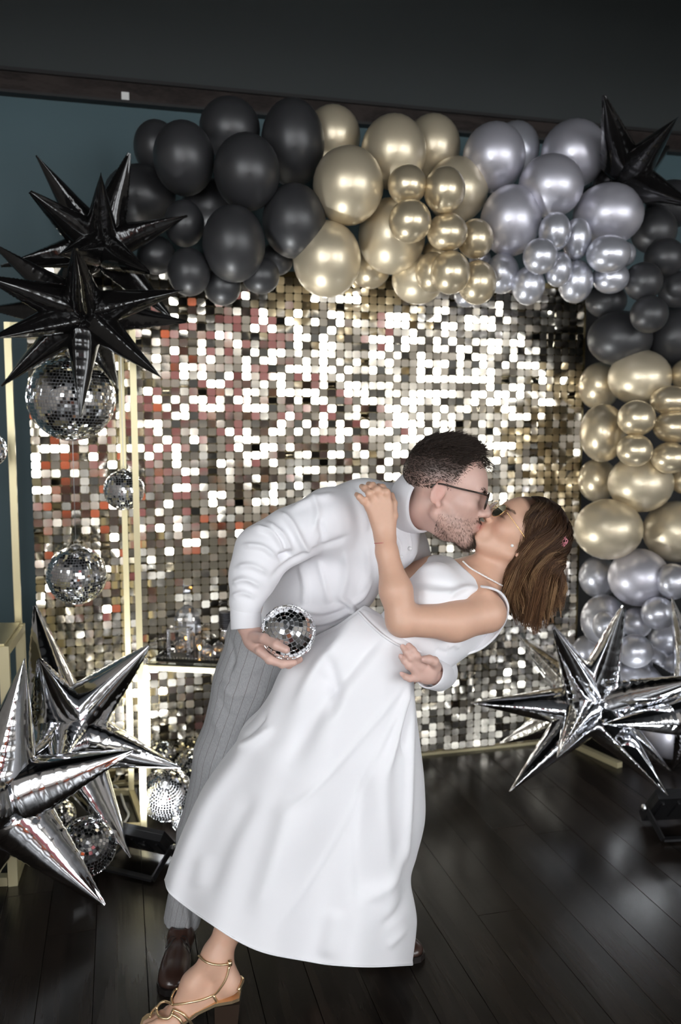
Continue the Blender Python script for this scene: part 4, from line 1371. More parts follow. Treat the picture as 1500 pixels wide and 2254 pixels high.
# beard stubble and eyebrows
PT = []; c0 = []
hv = L_[near_head > .5]; hv = hv[(hv[:, 2] < -.02) & (hv[:, 0] > -.01)]
for k in range(16000):
    q = hv[hr.integers(len(hv))]
    x, y, z = q
    chin = math.exp(-((x - .085) / .025) ** 2 - ((z + .098) / .022) ** 2 - (y / .03) ** 2)
    must = math.exp(-((z + .043) / .006) ** 2 - (y / .026) ** 4) * (1 if x > .085 else 0)
    lip = math.exp(-((z + .056) / .010) ** 2 - (y / .022) ** 4) * (1 if x > .088 else 0)
    jawl = (1 if (z < -.045 and z > -.12 and x > .0) else 0) * .16
    if hr.random() > max(chin, must * .8, jawl) - lip: continue
    nrm = np.array([x - .03, y, (z + .03) * .4]); nrm /= np.linalg.norm(nrm) + 1e-6
    d = nrm * .45 + np.array([.1, 0, -.9]) + hr.normal(0, .18, 3); d /= np.linalg.norm(d)
    ln = .004 + .007 * chin + .003 * must
    PT.append([mf.p(q - nrm * .0005), mf.p(q + (nrm * .4 + d * .6) * ln * .6), mf.p(q + d * ln + nrm * ln * .15)]); c0.append(np.array([.05, .032, .022]) * hr.uniform(.7, 1.5))
obj('beard', strands_mesh(np.array(PT), .0003, .00015, np.array(c0), np.array(c0)), M_hair, man)
HEADV = L_[near_head > .5]
def snap(p, HV):
    return HV[((HV - p) ** 2).sum(1).argmin()]
PT = []
for s in (-1, 1):
    for k in range(160):
        u = hr.random()
        p = np.array([.099 - .016 * u, s * (.012 + .036 * u), .024 + .006 * math.sin(u * 2.4) + hr.normal(0, .0018)])
        p = snap(p, HEADV) + [.0006, 0, 0]
        d = np.array([.15, s * .9, .2]) + hr.normal(0, .15, 3)
        PT.append([mf.p(p), mf.p(p + d * .003), mf.p(p + d * .006)])
cc = np.repeat([[.035, .024, .018]], len(PT), 0)
obj('eyebrows', strands_mesh(np.array(PT), .00042, .0002, cc, cc), M_hair, man)

# --- shirt
g = Grid(P(490, 1500, 2.0) * [1, 0, 0] + [0, 1.96, .76], [P(985, 1500, 2.2)[0] + .05, 2.62, P(900, 1020, 2.3)[2]], .0040)
g.add(rc(P(880, 1124, 2.30), P(805, 1166, 2.335), .076, .135), .05)
g.add(rc(P(800, 1172, 2.335), P(700, 1268, 2.35), .128, .122), .04)
g.add(rc(P(700, 1268, 2.35), P(606, 1372, 2.37), .124, .122), .04)
g.add(rc(P(740, 1150, 2.25), P(800, 1120, 2.28), .082, .075), .05)           # near shoulder yoke
g.add(rc(P(860, 1190, 2.40), P(880, 1205, 2.46), .085, .07), .05)
g.add(rc(P(840, 1190, 2.28), P(870, 1205, 2.27), .075, .06), .04)            # shirt front billowing
g.add(rc(P(770, 1290, 2.30), P(720, 1370, 2.32), .075, .07), .05)
g.add(rc(P(720, 1140, 2.205), P(640, 1180, 2.165), .074, .066), .045)         # near sleeve
g.add(rc(P(640, 1180, 2.165), P(580, 1215, 2.14), .066, .066), .03)
g.add(rc(P(580, 1215, 2.14), P(558, 1268, 2.115), .066, .056), .03)
g.add(rc(P(558, 1268, 2.115), P(541, 1325, 2.085), .056, .037), .03)
g.add(rc(P(541, 1325, 2.085), P(542, 1345, 2.08), .037, .033), .02)
g.add(rc(shf, elf, .07, .06), .04); g.add(rc(elf, P(972, 1480, 2.22), .06, .04), .03)
g.add(rc(P(972, 1480, 2.22), P(962, 1486, 2.15), .036, .034), .02)
V, Q = g.mesh(3)
ST = [([(612, 1128), (640, 1150), (668, 1200), (690, 1226)], 9, .008), ([(585, 1150), (625, 1180), (640, 1215)], 9, .009),
      ([(640, 1122), (690, 1100), (740, 1092)], 10, .006), ([(690, 1090), (700, 1130), (690, 1170)], 9, .006),
      ([(555, 1160), (600, 1175), (625, 1215)], 7, .008), ([(535, 1200), (580, 1205), (612, 1230)], 7, .006),
      ([(612, 1228), (643, 1219)], 10, -.012), ([(520, 1250), (555, 1245), (590, 1262)], 8, .006),
      ([(512, 1285), (540, 1275), (575, 1290)], 8, .007), ([(510, 1315), (535, 1305), (562, 1315)], 7, .006),
      ([(598, 1272), (640, 1240), (700, 1212), (770, 1180)], 9, -.007), ([(700, 1140), (712, 1180), (705, 1205)], 8, -.006),
      ([(660, 1240), (672, 1290), (668, 1340)], 10, .006), ([(700, 1230), (716, 1290), (725, 1330)], 9, .005),
      ([(760, 1210), (765, 1260), (745, 1330)], 11, .006), ([(810, 1200), (812, 1260), (790, 1310)], 9, .006),
      ([(640, 1330), (700, 1345), (760, 1330)], 9, .007), ([(650, 1370), (710, 1368), (770, 1345)], 8, .007),
      ([(745, 1310), (775, 1335), (772, 1350)], 6, .008), ([(820, 1270), (800, 1310), (770, 1330)], 7, .006),
      ([(860, 1170), (880, 1200), (880, 1235)], 7, .005), ([(775, 1075), (800, 1130), (810, 1170)], 8, .004),
      ([(900, 1165), (905, 1200), (895, 1230)], 3, .0025), ([(880, 1075), (890, 1110), (892, 1140)], 6, .003)]
V = sculpt(V, Q, [(p_, w_ * .8, h_ * 1.55) for p_, w_, h_ in ST])
N_ = normals(V, Q)
V = V + N_ * (vnoise(V, 26, 5) * .0022 + vnoise(V, 70, 6) * .0006)[:, None]
shirt = obj('shirt', mesh_fast(V, Q, True), M_shirt, man)
# collar: a folded band round the neck
def collar_ring(cx_, cy_, Y_, axis, r_, m_=48):
    a = np.asarray(axis, float); a /= np.linalg.norm(a)
    x = np.cross(a, [0, 1, 0]); x /= np.linalg.norm(x); y = np.cross(a, x)
    c = P(cx_, cy_, Y_)
    return [c + r_ * (x * math.cos(t) + y * math.sin(t)) for t in np.linspace(0, 2 * PI, m_, endpoint=False)]
nax = mf.p((-.035, 0, -.06)) - cb_
nax = nax / np.linalg.norm(nax)
cc0 = P(921, 1110, 2.238)
rings = []
for r_, h_ in ((.070, -.035), (.0655, .010), (.066, .024), (.069, .027), (.073, .019), (.0835, -.030), (.0815, -.0315), (.071, .010)):
    a = nax; x = np.cross(a, [0, 1, 0]); x /= np.linalg.norm(x); y = np.cross(a, x)
    ring_ = []
    for t in np.linspace(0, 2 * PI, 56, endpoint=False):
        drop = 0.0
        frontness = math.exp(-((math.atan2(math.sin(t - PI), math.cos(t - PI))) / .9) ** 2)
        ring_.append(cc0 + r_ * (x * math.cos(t) + y * math.sin(t)) + a * (h_ - (.014 * frontness if h_ < 0 and r_ > .08 else 0)))
    rings.append(ring_)
V_, Q_ = loft(rings)
obj('collar', mesh_fast(V_, Q_, True), M_shirt, shirt)
M_btn = mat('pearl button', (.82, .82, .84), .25)
for px_, py_ in ((917, 1167), (905, 1206), (892, 1232)):
    c_ = P(px_, py_, 2.215)
    hit = V[np.argmin((project(V)[0] - px_) ** 2 + (project(V)[1] - py_) ** 2 + (V[:, 1] * 60) ** 2 * 1.0)]
    MB().lathe([(.0005, .003), (.005, .003), (.0055, .0015), (.0055, 0)], hit - FWD * .001, 12, axis=tuple(-FWD)).build('button', M_btn, shirt, True)
# cuffs
def cuff(a, b, ra, rb, parent):
    a = np.asarray(a, float); b = np.asarray(b, float); d = b - a; L = np.linalg.norm(d); d /= L
    x = np.cross(d, [0, 1, 0]); x /= np.linalg.norm(x); y = np.cross(d, x)
    rg = []
    for r_, u in ((ra, 0), (ra + .0015, .04), ((ra + rb) / 2 + .002, .5), (rb + .0015, .97), (rb, 1.0), (rb - .0025, .98), (rb - .003, .6), (ra - .004, .1)):
        rg.append([a + d * L * u + r_ * (x * math.cos(t) + y * math.sin(t) * .92) for t in np.linspace(0, 2 * PI, 40, endpoint=False)])
    v_, q_ = loft(rg)
    return obj('cuff', mesh_fast(v_, q_, True), M_shirt, parent)
cuff(P(540, 1332, 2.083), P(543, 1384, 2.07), .0355, .0365, shirt)
cuff(P(972, 1490, 2.16), P(946, 1481, 2.095), .037, .0385, shirt)

# --- trousers with pinstripes
g = Grid([P(330, 2070, 2.3)[0], 2.12, .05], [P(950, 1400, 2.5)[0], 2.62, P(500, 1200, 2.4)[2]], .0045)
hipn = P(548, 1440, 2.345); hipf = P(625, 1455, 2.45)
kn, an = P(480, 1740, 2.33), P(398, 2040, 2.37)
kf, af = P(800, 1760, 2.36), P(868, 2030, 2.36)
LEGN = [P(577, 1415, 2.36), P(550, 1500, 2.345), P(494, 1660, 2.325), P(447, 1830, 2.34), P(400, 2030, 2.372)]
RN_ = [.100, .095, .079, .066, .052]
g.add(rc(P(592, 1392, 2.375), P(625, 1425, 2.40), .104, .115), .04)
for i in range(4): g.add(rc(LEGN[i], LEGN[i + 1], RN_[i], RN_[i + 1]), .03)
LEGF = [P(620, 1420, 2.42), P(680, 1560, 2.42), P(770, 1740, 2.38), P(830, 1880, 2.37), P(880, 2028, 2.37)]
for i in range(4): g.add(rc(LEGF[i], LEGF[i + 1], [.10, .095, .075, .062][i], [.095, .075, .062, .052][i]), .03)
pn_ = LEGN[-1]; dn_ = (LEGN[-1] - LEGN[-2]); dn_ /= np.linalg.norm(dn_)
pf_ = LEGF[-1]; df_ = (LEGF[-1] - LEGF[-2]); df_ /= np.linalg.norm(df_)
wa = P(556, 1350, 2.375); wup = np.array([-.1, 0, .99])
def cutfn(X, Y, Z):
    a = (X - pn_[0]) * dn_[0] + (Y - pn_[1]) * dn_[1] + (Z - pn_[2]) * dn_[2]
    a = np.where(X < -.25, a, -1)
    b = (X - pf_[0]) * df_[0] + (Y - pf_[1]) * df_[1] + (Z - pf_[2]) * df_[2]
    b = np.where(X > -.05, b, -1)
    return np.maximum(a, b)
g.cut(cutfn)
V, Q = g.mesh(3)
ST = [([(505, 1400), (515, 1450), (505, 1480)], 5, -.006), ([(512, 1465), (540, 1480), (580, 1470)], 8, .006), ([(490, 1500), (510, 1530), (560, 1525)], 8, .005),
      ([(480, 1530), (500, 1570), (520, 1580)], 7, -.005), ([(470, 1580), (485, 1610), (490, 1650)], 8, .005), ([(470, 1490), (500, 1500), (530, 1500)], 6, -.004),
      ([(440, 1780), (450, 1840), (430, 1900)], 9, .004), ([(402, 1975), (412, 2015), (412, 2050)], 6, .010), ([(425, 2000), (428, 2050)], 6, -.006), ([(370, 1950), (385, 2000), (375, 2040)], 8, .004)]
V = sculpt(V, Q, ST)
V = V + normals(V, Q) * (vnoise(V, 30, 8) * .002)[:, None]
def leg_coord(V, LEG):
    """arc position around the nearest leg axis -> pinstripes run down the leg"""
    best = np.full(len(V), 1e9); co = np.zeros(len(V))
    for i in range(len(LEG) - 1):
        a, b = LEG[i], LEG[i + 1]; ab = b - a
        t = np.clip(((V - a) @ ab) / (ab @ ab), 0 if i else -9, 1 if i < len(LEG) - 2 else 9)
        o_ = V - a - t[:, None] * ab; d2 = (o_ ** 2).sum(1)
        d_ = ab / np.linalg.norm(ab); y = np.array([0, 1.0, 0]); y = y - d_ * (y @ d_); y /= np.linalg.norm(y); x = np.cross(y, d_)
        ang = np.arctan2(o_ @ x, -(o_ @ y))
        m = d2 < best; best[m] = d2[m]; co[m] = ang[m]
    return co, best
cn, bn = leg_coord(V, LEGN); cf_, bf = leg_coord(V, LEGF)
co = np.where(bn <= bf * 1.3, cn, cf_ + .4)
me = mesh_fast(V, Q, True)
set_float(me, co, 'around')
m = bpy.data.materials.new('grey pinstripe wool'); m.use_nodes = True
nt = m.node_tree; b = nt.nodes['Principled BSDF']; b.inputs['Roughness'].default_value = .85
at = nt.nodes.new('ShaderNodeAttribute'); at.attribute_name = 'around'
mu = nt.nodes.new('ShaderNodeMath'); mu.operation = 'MULTIPLY'; mu.inputs[1].default_value = 3.7
fr_ = nt.nodes.new('ShaderNodeMath'); fr_.operation = 'FRACT'
ab_ = nt.nodes.new('ShaderNodeMath'); ab_.operation = 'LESS_THAN'; ab_.inputs[1].default_value = .05
nt.links.new(at.outputs['Fac'], mu.inputs[0]); nt.links.new(mu.outputs[0], fr_.inputs[0]); nt.links.new(fr_.outputs[0], ab_.inputs[0])
tcn = nt.nodes.new('ShaderNodeTexCoord'); mpn = nt.nodes.new('ShaderNodeMapping'); mpn.inputs['Scale'].default_value = (900, 900, 120)
nz = nt.nodes.new('ShaderNodeTexNoise'); nz.inputs['Scale'].default_value = 1.0; nz.inputs['Detail'].default_value = 2
nt.links.new(tcn.outputs['Object'], mpn.inputs['Vector']); nt.links.new(mpn.outputs[0], nz.inputs['Vector'])
crp = nt.nodes.new('ShaderNodeValToRGB'); crp.color_ramp.elements[0].color = (.29, .29, .297, 1); crp.color_ramp.elements[1].color = (.40, .40, .408, 1)
crp.color_ramp.elements[0].position = .3; crp.color_ramp.elements[1].position = .7
nt.links.new(nz.outputs['Fac'], crp.inputs[0])
mxn = nt.nodes.new('ShaderNodeMix'); mxn.data_type = 'RGBA'
nt.links.new(ab_.outputs[0], mxn.inputs[0]); nt.links.new(crp.outputs[0], mxn.inputs[6]); mxn.inputs[7].default_value = (.17, .15, .145, 1)
nt.links.new(mxn.outputs[2], b.inputs['Base Color'])
obj('trousers', me, m, man)

# --- shoes
M_leather = mat('dark brown leather', (.045, .022, .016), .28, 0.0, noise=(14, .25), bump=(40, .12, .002), **{'Coat Weight': .3, 'Coat Roughness': .2})
M_sole = mat('dark shoe sole', (.012, .009, .008), .5)
def shoe(heel, toe, name_lab):
    heel = np.asarray(heel, float); toe = np.asarray(toe, float); L = np.linalg.norm(toe - heel)
    fs_ = Frame(heel, toe - heel, (0, 0, 1), L / .27)
    g = Grid(np.minimum(heel, toe) - [.09, .09, .03], np.maximum(heel, toe) + [.09, .09, .17], .0035)
    g.add(fs_.el((.02, 0, .050), (.045, .033, .048)), .01)
    g.add(fs_.rc((.03, 0, .055), (.12, 0, .048), .034, .036), .03)
    g.add(fs_.el((.17, 0, .036), (.075, .052, .037)), .03)
    g.add(fs_.el((.222, 0, .030), (.050, .048, .029)), .02)
    g.add(fs_.rc((.03, 0, .068), (.045, 0, .078), .036, .037), .03)
    g.sub(fs_.rc((.03, 0, .108), (.05, 0, .15), .028, .034), .004)
    g.cut(lambda X, Y, Z: .016 - Z + 0 * X + 0 * Y)
    V, Q = g.mesh(2)
    o = obj('shoe', mesh_fast(V, Q, True), M_leather, man)
    # sole follows the outline of the upper
    out = []
    for x, w in ((-.026, .012), (-.02, .024), (0, .034), (.04, .037), (.09, .040), (.14, .051), (.19, .057), (.23, .053), (.26, .039), (.277, .018)):
        out.append((x, w))
    ol = [(x, w) for x, w in out] + [(x, -w) for x, w in reversed(out)]
    n_ = len(ol)
    sv_ = [fs_.p((x, w, z)) * [1, 1, 0] + [0, 0, zz] for z, zz in ((0, .001), (0, .018)) for x, w in ol]
    MB().add(sv_, [tuple(range(n_ - 1, -1, -1)), tuple(range(n_, 2 * n_))] + [(i, (i + 1) % n_, (i + 1) % n_ + n_, i + n_) for i in range(n_)]).build('sole', M_sole, o)
    lc_ = MB()
    for k in range(4):
        x = .075 + k * .017; z = .088 - k * .0055
        lc_.tube([fs_.p((x, -.02, z - .006)), fs_.p((x + .004, 0, z + .001)), fs_.p((x, .02, z - .006))], .0016, 5)
    for s in (-1, 1):
        lc_.tube(spline([fs_.p((.078, 0, .091)), fs_.p((.095, s * .028, .098)), fs_.p((.115, s * .042, .070)), fs_.p((.095, s * .03, .075)), fs_.p((.078, 0, .092))], 14), .0014, 5)
        lc_.tube(spline([fs_.p((.08, 0, .091)), fs_.p((.105, s * .02, .09)), fs_.p((.13, s * .045, .058))], 8), .0014, 5)
    tag(lc_.build('laces', M_sole, o), kind='stuff')
    return o
shoe(PF(402, 2085), PF(376, 2192), 'near')
shoe(PF(800, 2150) * [1, 0, 0] + [0, 2.40, 0], PF(928, 2113), 'far')

# --- eyeglasses
M_tort = mat('dark tortoise acetate', (.02, .012, .008), .2)
M_lens = mat('brown tinted lens', (.12, .08, .06), .05, 0.0, **{'Transmission Weight': .55, 'IOR': 1.3, 'Alpha': .92})
gl = obj('eyeglasses', None, None, man)
def lens_shape(fr, s, cx_, cz_, w, h, tilt, n_=28, sup=2.6):
    out = []
    for t in np.linspace(0, 2 * PI, n_, endpoint=False):
        c, s_ = math.cos(t), math.sin(t)
        y = w * np.sign(c) * abs(c) ** (2 / sup); z = h * np.sign(s_) * abs(s_) ** (2 / sup)
        out.append(fr.p((cx_ - .10 * (abs(y + s * .032) - .03) + z * tilt, s * .033 + y, cz_ + z)))
    return out
for s in (-1, 1):
    rg = lens_shape(mf, s, .106, .006, .024, .0205, .08)
    fo = MB().tube(rg, .0016, 8, closed=True).build('rim', M_tort, gl, True)
    MB().add(rg, [tuple(range(len(rg)))]).build('lens', M_lens, gl)
    MB().tube(spline([mf.p((.103, s * .057, .018)), mf.p((.085, s * .072, .019)), mf.p((.03, s * .081, .020)), mf.p((-.012, s * .083, .021)), mf.p((-.03, s * .081, .008))], 16), [.0022] * 16, 8).build('temple', M_tort, gl, True)
MB().tube(spline([mf.p((.106, -.010, .014)), mf.p((.110, 0, .018)), mf.p((.106, .010, .014))], 8), .0016, 8).build('bridge', M_tort, gl, True)

# the mirror ball he holds
hball = mirror_ball(BALLC, BALLR, .0115, 'mirror ball held in the hand at the white cuff', axis=tuple(-FWD + UP * .42 + RIGHT * -.10), tiles_as_parts=True, seed=30, cap_on=False)
# ================================================================== the woman
wom = thing('person', 'person in long white sleeveless dress leaning back into a kiss', 'person', tuple(PF(480, 2262)))
wh = P(1136, 1192, 2.235)
th_ = math.radians(37)
ff = -RIGHT * math.sin(th_) + UP * math.cos(th_); fu = RIGHT * math.cos(th_) + UP * math.sin(th_)
yw = .22
ff2 = ff * math.cos(yw) - FWD * math.sin(yw)
wf = Frame(wh, ff2, fu, .98)
g = Grid([-.62, 1.88, 0.0], [P(1250, 1200, 2.3)[0], 2.52, P(1100, 1030, 2.3)[2]], .0030)
head_prims(g, wf, True)
nb = P(1062, 1275, 2.235)
g.add(rc(wf.p((-.028, 0, -.02)), wf.p((-.034, 0, -.07)), .047, .046), .02)
g.add(rc(wf.p((-.034, 0, -.065)), nb, .046, .052), .025)
g.add(rc(wf.p((.02, 0, -.075)), wf.p((-.02, 0, -.12)), .016, .026), .03)
shN = P(1072, 1350, 2.13); shF = P(955, 1262, 2.34); elN = P(886, 1366, 2.035); wrN = P(848, 1192, 2.09)
chs = P(1000, 1330, 2.23); wai = P(905, 1405, 2.20); hip = P(838, 1462, 2.2)
g.add(rc(nb, P(1050, 1325, 2.16), .045, .048), .03); g.add(rc(nb, shF, .045, .042), .03)
g.add(rc(P(1030, 1298, 2.24), chs, .075, .098), .04)
g.add(rc(chs, wai, .098, .085), .03); g.add(rc(wai, hip, .085, .090), .03)
g.add(rc(shN, P(1000, 1368, 2.09), .050, .045), .03); g.add(rc(P(1000, 1368, 2.09), elN, .045, .037), .03)
g.add(rc(elN, P(872, 1300, 2.045), .037, .037), .018); g.add(rc(P(872, 1300, 2.045), P(852, 1215, 2.08), .037, .0255), .02)
g.add(rc(P(852, 1215, 2.08), P(848, 1185, 2.092), .0255, .0245), .015)
g.add(rc(shF, P(870, 1270, 2.45), .042, .036), .03); g.add(rc(P(870, 1270, 2.45), P(760, 1180, 2.47), .036, .026), .02)
# collar bones
g.add(rc(P(1040, 1262, 2.185), P(1000, 1248, 2.25), .010, .008), .025)
g.add(rc(P(1048, 1270, 2.180), P(1072, 1302, 2.125), .010, .009), .025)
# hand on his shoulder: back of the hand to us, fingers folding over
Y0 = 2.098
for a_, b_, r1_, r2_ in (((842, 1188), (816, 1118), .016, .0125), ((846, 1185), (828, 1110), .018, .0135), ((850, 1184), (842, 1108), .018, .0135), ((856, 1184), (855, 1112), .017, .0130)):
    g.add(rc(P(*a_, Y0), P(*b_, Y0 - .004), r1_, r2_), .012)
WF = [[P(812, 1116, Y0 - .004), P(800, 1102, Y0 - .012), P(792, 1094, Y0 - .008), P(786, 1089, Y0 + .002)],
      [P(825, 1108, Y0 - .006), P(814, 1086, Y0 - .014), P(804, 1075, Y0 + .002), P(797, 1071, Y0 + .022)],
      [P(840, 1104, Y0 - .006), P(832, 1079, Y0 - .012), P(821, 1069, Y0 + .006), P(812, 1066, Y0 + .030)],
      [P(855, 1108, Y0 - .005), P(851, 1084, Y0 - .010), P(842, 1073, Y0 + .008), P(834, 1070, Y0 + .030)]]
for i, fp in enumerate(WF): finger(g, fp, [.0088, .0096, .0100, .0098][i], [.0066, .0072, .0074, .0074][i])
finger(g, [P(860, 1165, Y0), P(866, 1135, Y0 + .004), P(866, 1108, Y0 + .012), P(862, 1090, Y0 + .024)], .0125, .0082)
# lower legs and feet in the same body
HEELZ = .082
heelp = np.array([-.281, 2.035, HEELZ + .026])
ankp = P(481, 2098, 2.045)
ball_ = np.array([-.412, 2.028, .038]); 
g.add(rc(hip, P(800, 1520, 2.2), .088, .08), .03)
g.add(rc(P(800, 1520, 2.2), P(620, 1800, 2.12), .085, .052), .03)
g.add(rc(P(620, 1800, 2.12), P(545, 1950, 2.085), .052, .047), .03)
g.add(rc(P(545, 1950, 2.085), ankp, .047, .031), .03)
g.add(rc(ankp, heelp + [0, 0, .008], .031, .027), .02)
g.add(rc(ankp + [-.01, -.005, -.01], (ball_ + ankp) / 2 + [-.008, 0, -.004], .028, .028), .03)
g.add(rc((ball_ + ankp) / 2 + [-.008, 0, -.006], ball_, .028, .023), .03)
g.add(rc(heelp, ball_ + [.03, 0, .0], .022, .020), .03)
g.add(rc(ball_ + [0, -.026, -.008], ball_ + [0, .028, -.010], .019, .016), .02)
g.add(el(ankp + [.006, -.028, -.004], (.010, .008, .011)), .012)
TO = [(-.002, -.032, .0108, .058), (-.004, -.012, .0088, .060), (-.002, .005, .0082, .054), (.004, .021, .0078, .040), (.012, .036, .0072, .032)]
toes = []
for dx, dy, r_, ln in TO:
    b0_ = ball_ + [dx - .008, dy, -.008]; e_ = b0_ + np.array([-ln, -ln * .10, -.012])
    m_ = (b0_ + e_) / 2 + [0, 0, .006]
    e_[2] = max(e_[2], r_ * .8 + .012); finger(g, [b0_, m_, e_], r_ * 1.1, r_, .004); toes.append((m_, e_, r_))
# the other leg stays under the skirt
g.add(rc(hip, P(812, 1540, 2.24), .088, .08), .03)
g.add(rc(P(812, 1540, 2.24), P(760, 1800, 2.22), .085, .052), .03); g.add(rc(P(760, 1800, 2.22), P(720, 2040, 2.2), .05, .033), .03)
g.add(rc(P(720, 2040, 2.2), P(700, 2095, 2.2), .033, .026), .02)
V, Q = g.mesh(2)
skin_w = (0.66, 0.40, 0.285)
C = tints(V, skin_w, [], 4, .035)
L_ = wf.local(V); ax_, ay_, az_ = L_[:, 0], np.abs(L_[:, 1]), L_[:, 2]
near_head = np.clip((.17 - np.linalg.norm(L_ - [0, 0, .01], axis=1)) / .02, 0, 1)
lipm = np.exp(-((az_ + .056) / .0105) ** 2 - (ay_ / .02) ** 4) * np.clip((ax_ - .088) / .006, 0, 1)
blend(lipm * near_head, (.58, .16, .15), .8)
lid = np.exp(-((az_ - .008) / .010) ** 2 - ((ay_ - .032) / .017) ** 2) * np.clip((ax_ - .075) / .008, 0, 1)
blend(lid * near_head, (.36, .19, .13), .5)
blend(np.exp(-((az_ - .004) / .0022) ** 2 - ((ay_ - .032) / .015) ** 4) * np.clip((ax_ - .08) / .006, 0, 1) * near_head, (.03, .02, .015), .85)
cheek = np.exp(-((az_ + .02) / .02) ** 2 - ((ay_ - .045) / .018) ** 2) * np.clip((ax_ - .03) / .02, 0, 1)
blend(cheek * near_head, (.66, .30, .22), .35)
scal = np.clip((-.35 * (ax_ - .060) + (az_ - .075) * .9 + .012) / .012, 0, 1) + np.clip((-ax_ - .02) / .01, 0, 1) * np.clip((az_ + .02) / .02, 0, 1)
blend(scal * near_head, (.06, .03, .018), .95)
parts_ = [(V, Q, C)]
WHEAD = L_[near_head > .5]
bodyo = obj('body', join_meshes(parts_), M_skin, wom)
M_nailw = mat('pale fingernail', (.75, .52, .46), .25)
nv_, nq_ = nail(WF[0][-1], WF[0][-2], -FWD + UP * .7, .0052, None, None)
obj('fingernail', mesh_fast(nv_, nq_, True), M_nailw, bodyo)
for m_, e_, r_ in toes:
    nv_, nq_ = nail(e_, m_, (0, -.25, 1), r_ * .75, None, None)
    obj('toenail', mesh_fast(nv_, nq_, True), M_nailw, bodyo)

# --- dress: bodice
g = Grid([P(770, 1530, 2.1)[0], 1.95, P(900, 1545, 2.1)[2]], [P(1160, 1200, 2.3)[0], 2.42, P(1100, 1190, 2.3)[2]], .0036)
g.add(rc(P(1030, 1298, 2.24), chs, .083, .105), .04)
g.add(rc(nb, P(1052, 1325, 2.165), .046, .052), .03); g.add(rc(nb, P(960, 1258, 2.335), .046, .046), .03)
g.add(rc(P(960, 1290, 2.16), P(930, 1320, 2.15), .062, .06), .05)            # bust, pressed to him
g.add(rc(P(1010, 1345, 2.15), P(960, 1350, 2.13), .055, .06), .05)
g.add(rc(chs, wai, .106, .092), .03); g.add(rc(wai, P(858, 1448, 2.215), .092, .082), .03)
g.add(rc(P(1000, 1385, 2.22), P(930, 1440, 2.2), .075, .07), .03)
# neckline: everything on the neck side of a slanting plane is open
n0 = P(1031, 1258, 2.15); e1_ = P(1066, 1292, 2.15) - P(996, 1226, 2.15); e1_ /= np.linalg.norm(e1_)
e2_ = np.array([-.35, 1.0, .28]); npl = np.cross(e1_, e2_); npl /= np.linalg.norm(npl)
if npl @ (wf.o - n0) < 0: npl = -npl
g.cut(lambda X, Y, Z: (X - n0[0]) * npl[0] + (Y - n0[1]) * npl[1] + (Z - n0[2]) * npl[2])
g.sub(rc(P(1085, 1352, 2.02), P(1070, 1352, 2.12), .064, .060), .006)        # near armhole
g.sub(rc(P(930, 1245, 2.42), P(950, 1255, 2.36), .05, .045), .006)
V, Q = g.mesh(2)
ST = [([(905, 1275), (960, 1285), (1010, 1295)], 10, -.006), ([(920, 1300), (970, 1305), (1040, 1292)], 9, .006), ([(985, 1320), (1010, 1300), (1050, 1293)], 7, .006),
      ([(900, 1260), (930, 1250), (970, 1245)], 9, .004), ([(985, 1425), (1000, 1418), (1012, 1428)], 6, .005), ([(960, 1430), (985, 1440)], 6, -.005)]
V = sculpt(V, Q, ST); V = V + normals(V, Q) * (vnoise(V, 24, 9) * .0015)[:, None]
dress = obj('dress', None, None, wom)
obj('bodice', mesh_fast(V, Q, True), M_dress, dress)
trim = spline([P(1060, 1291, 2.125), P(1082, 1295, 2.10), P(1104, 1306, 2.115), P(1117, 1327, 2.13), P(1118, 1348, 2.14), P(1106, 1380, 2.15), P(1084, 1408, 2.16), P(1055, 1430, 2.17), P(1015, 1443, 2.18)], 40)
MB().tube(trim, .0034, 8).build('armhole_edge', M_dress, dress, True)
pan = []                                                                    # back panel behind the shoulder
for i, p in enumerate(trim[8:]):
    u = i / (len(trim) - 9)
    q_ = P(*[float(a) for a in np.array(project(p[None]))[:, 0] + np.array([-26 - 26 * u, -14 - 10 * u])], p[1] + .05)
    pan.append([p, (p + q_) / 2 + FWD * .012, q_])
pan = np.array(pan)
obj('back_panel', mesh_fast(pan.reshape(-1, 3), grid_faces(len(pan), 3), True), M_dress, dress)

# --- dress: skirt, patched between waist seam, hem and its two sides
Lc = spline([(800, 1340), (742, 1384), (690, 1412), (640, 1452), (612, 1490), (590, 1538), (560, 1582), (530, 1612), (511, 1652), (470, 1706), (436, 1757), (402, 1829), (373, 1903), (364, 1936)], 120)
Rc = spline([(962, 1432), (940, 1462), (914, 1500), (916, 1560), (926, 1639), (935, 1723), (936, 1808), (918, 1885), (905, 1938), (917, 2010), (917, 2050), (908, 2123)], 120)
Tc = spline([(800, 1340), (838, 1376), (890, 1412), (962, 1432)], 90)
Bc = spline([(364, 1936), (374, 1964), (415, 1998), (457, 2027), (520, 2068), (584, 2096), (669, 2113), (736, 2123), (817, 2127), (908, 2123)], 90)
def arclen(c, n):
    s = np.r_[0, np.cumsum(np.linalg.norm(np.diff(c, axis=0), axis=1))]; s /= s[-1]
    u = np.linspace(0, 1, n)
    return np.stack([np.interp(u, s, c[:, k]) for k in range(2)], 1)
NT, NA = 120, 120
Lc, Rc = arclen(Lc, NT), arclen(Rc, NT)
th = np.linspace(0, PI, NA); a_ = (1 - np.cos(th)) / 2
def samp(c, a):
    s = np.r_[0, np.cumsum(np.linalg.norm(np.diff(c, axis=0), axis=1))]; s /= s[-1]
    return np.stack([np.interp(a, s, c[:, k]) for k in range(2)], 1)
Tq, Bq = samp(Tc, a_), samp(Bc, a_)
t_ = np.linspace(0, 1, NT)
A_ = a_[None, :, None]; T_ = t_[:, None, None]
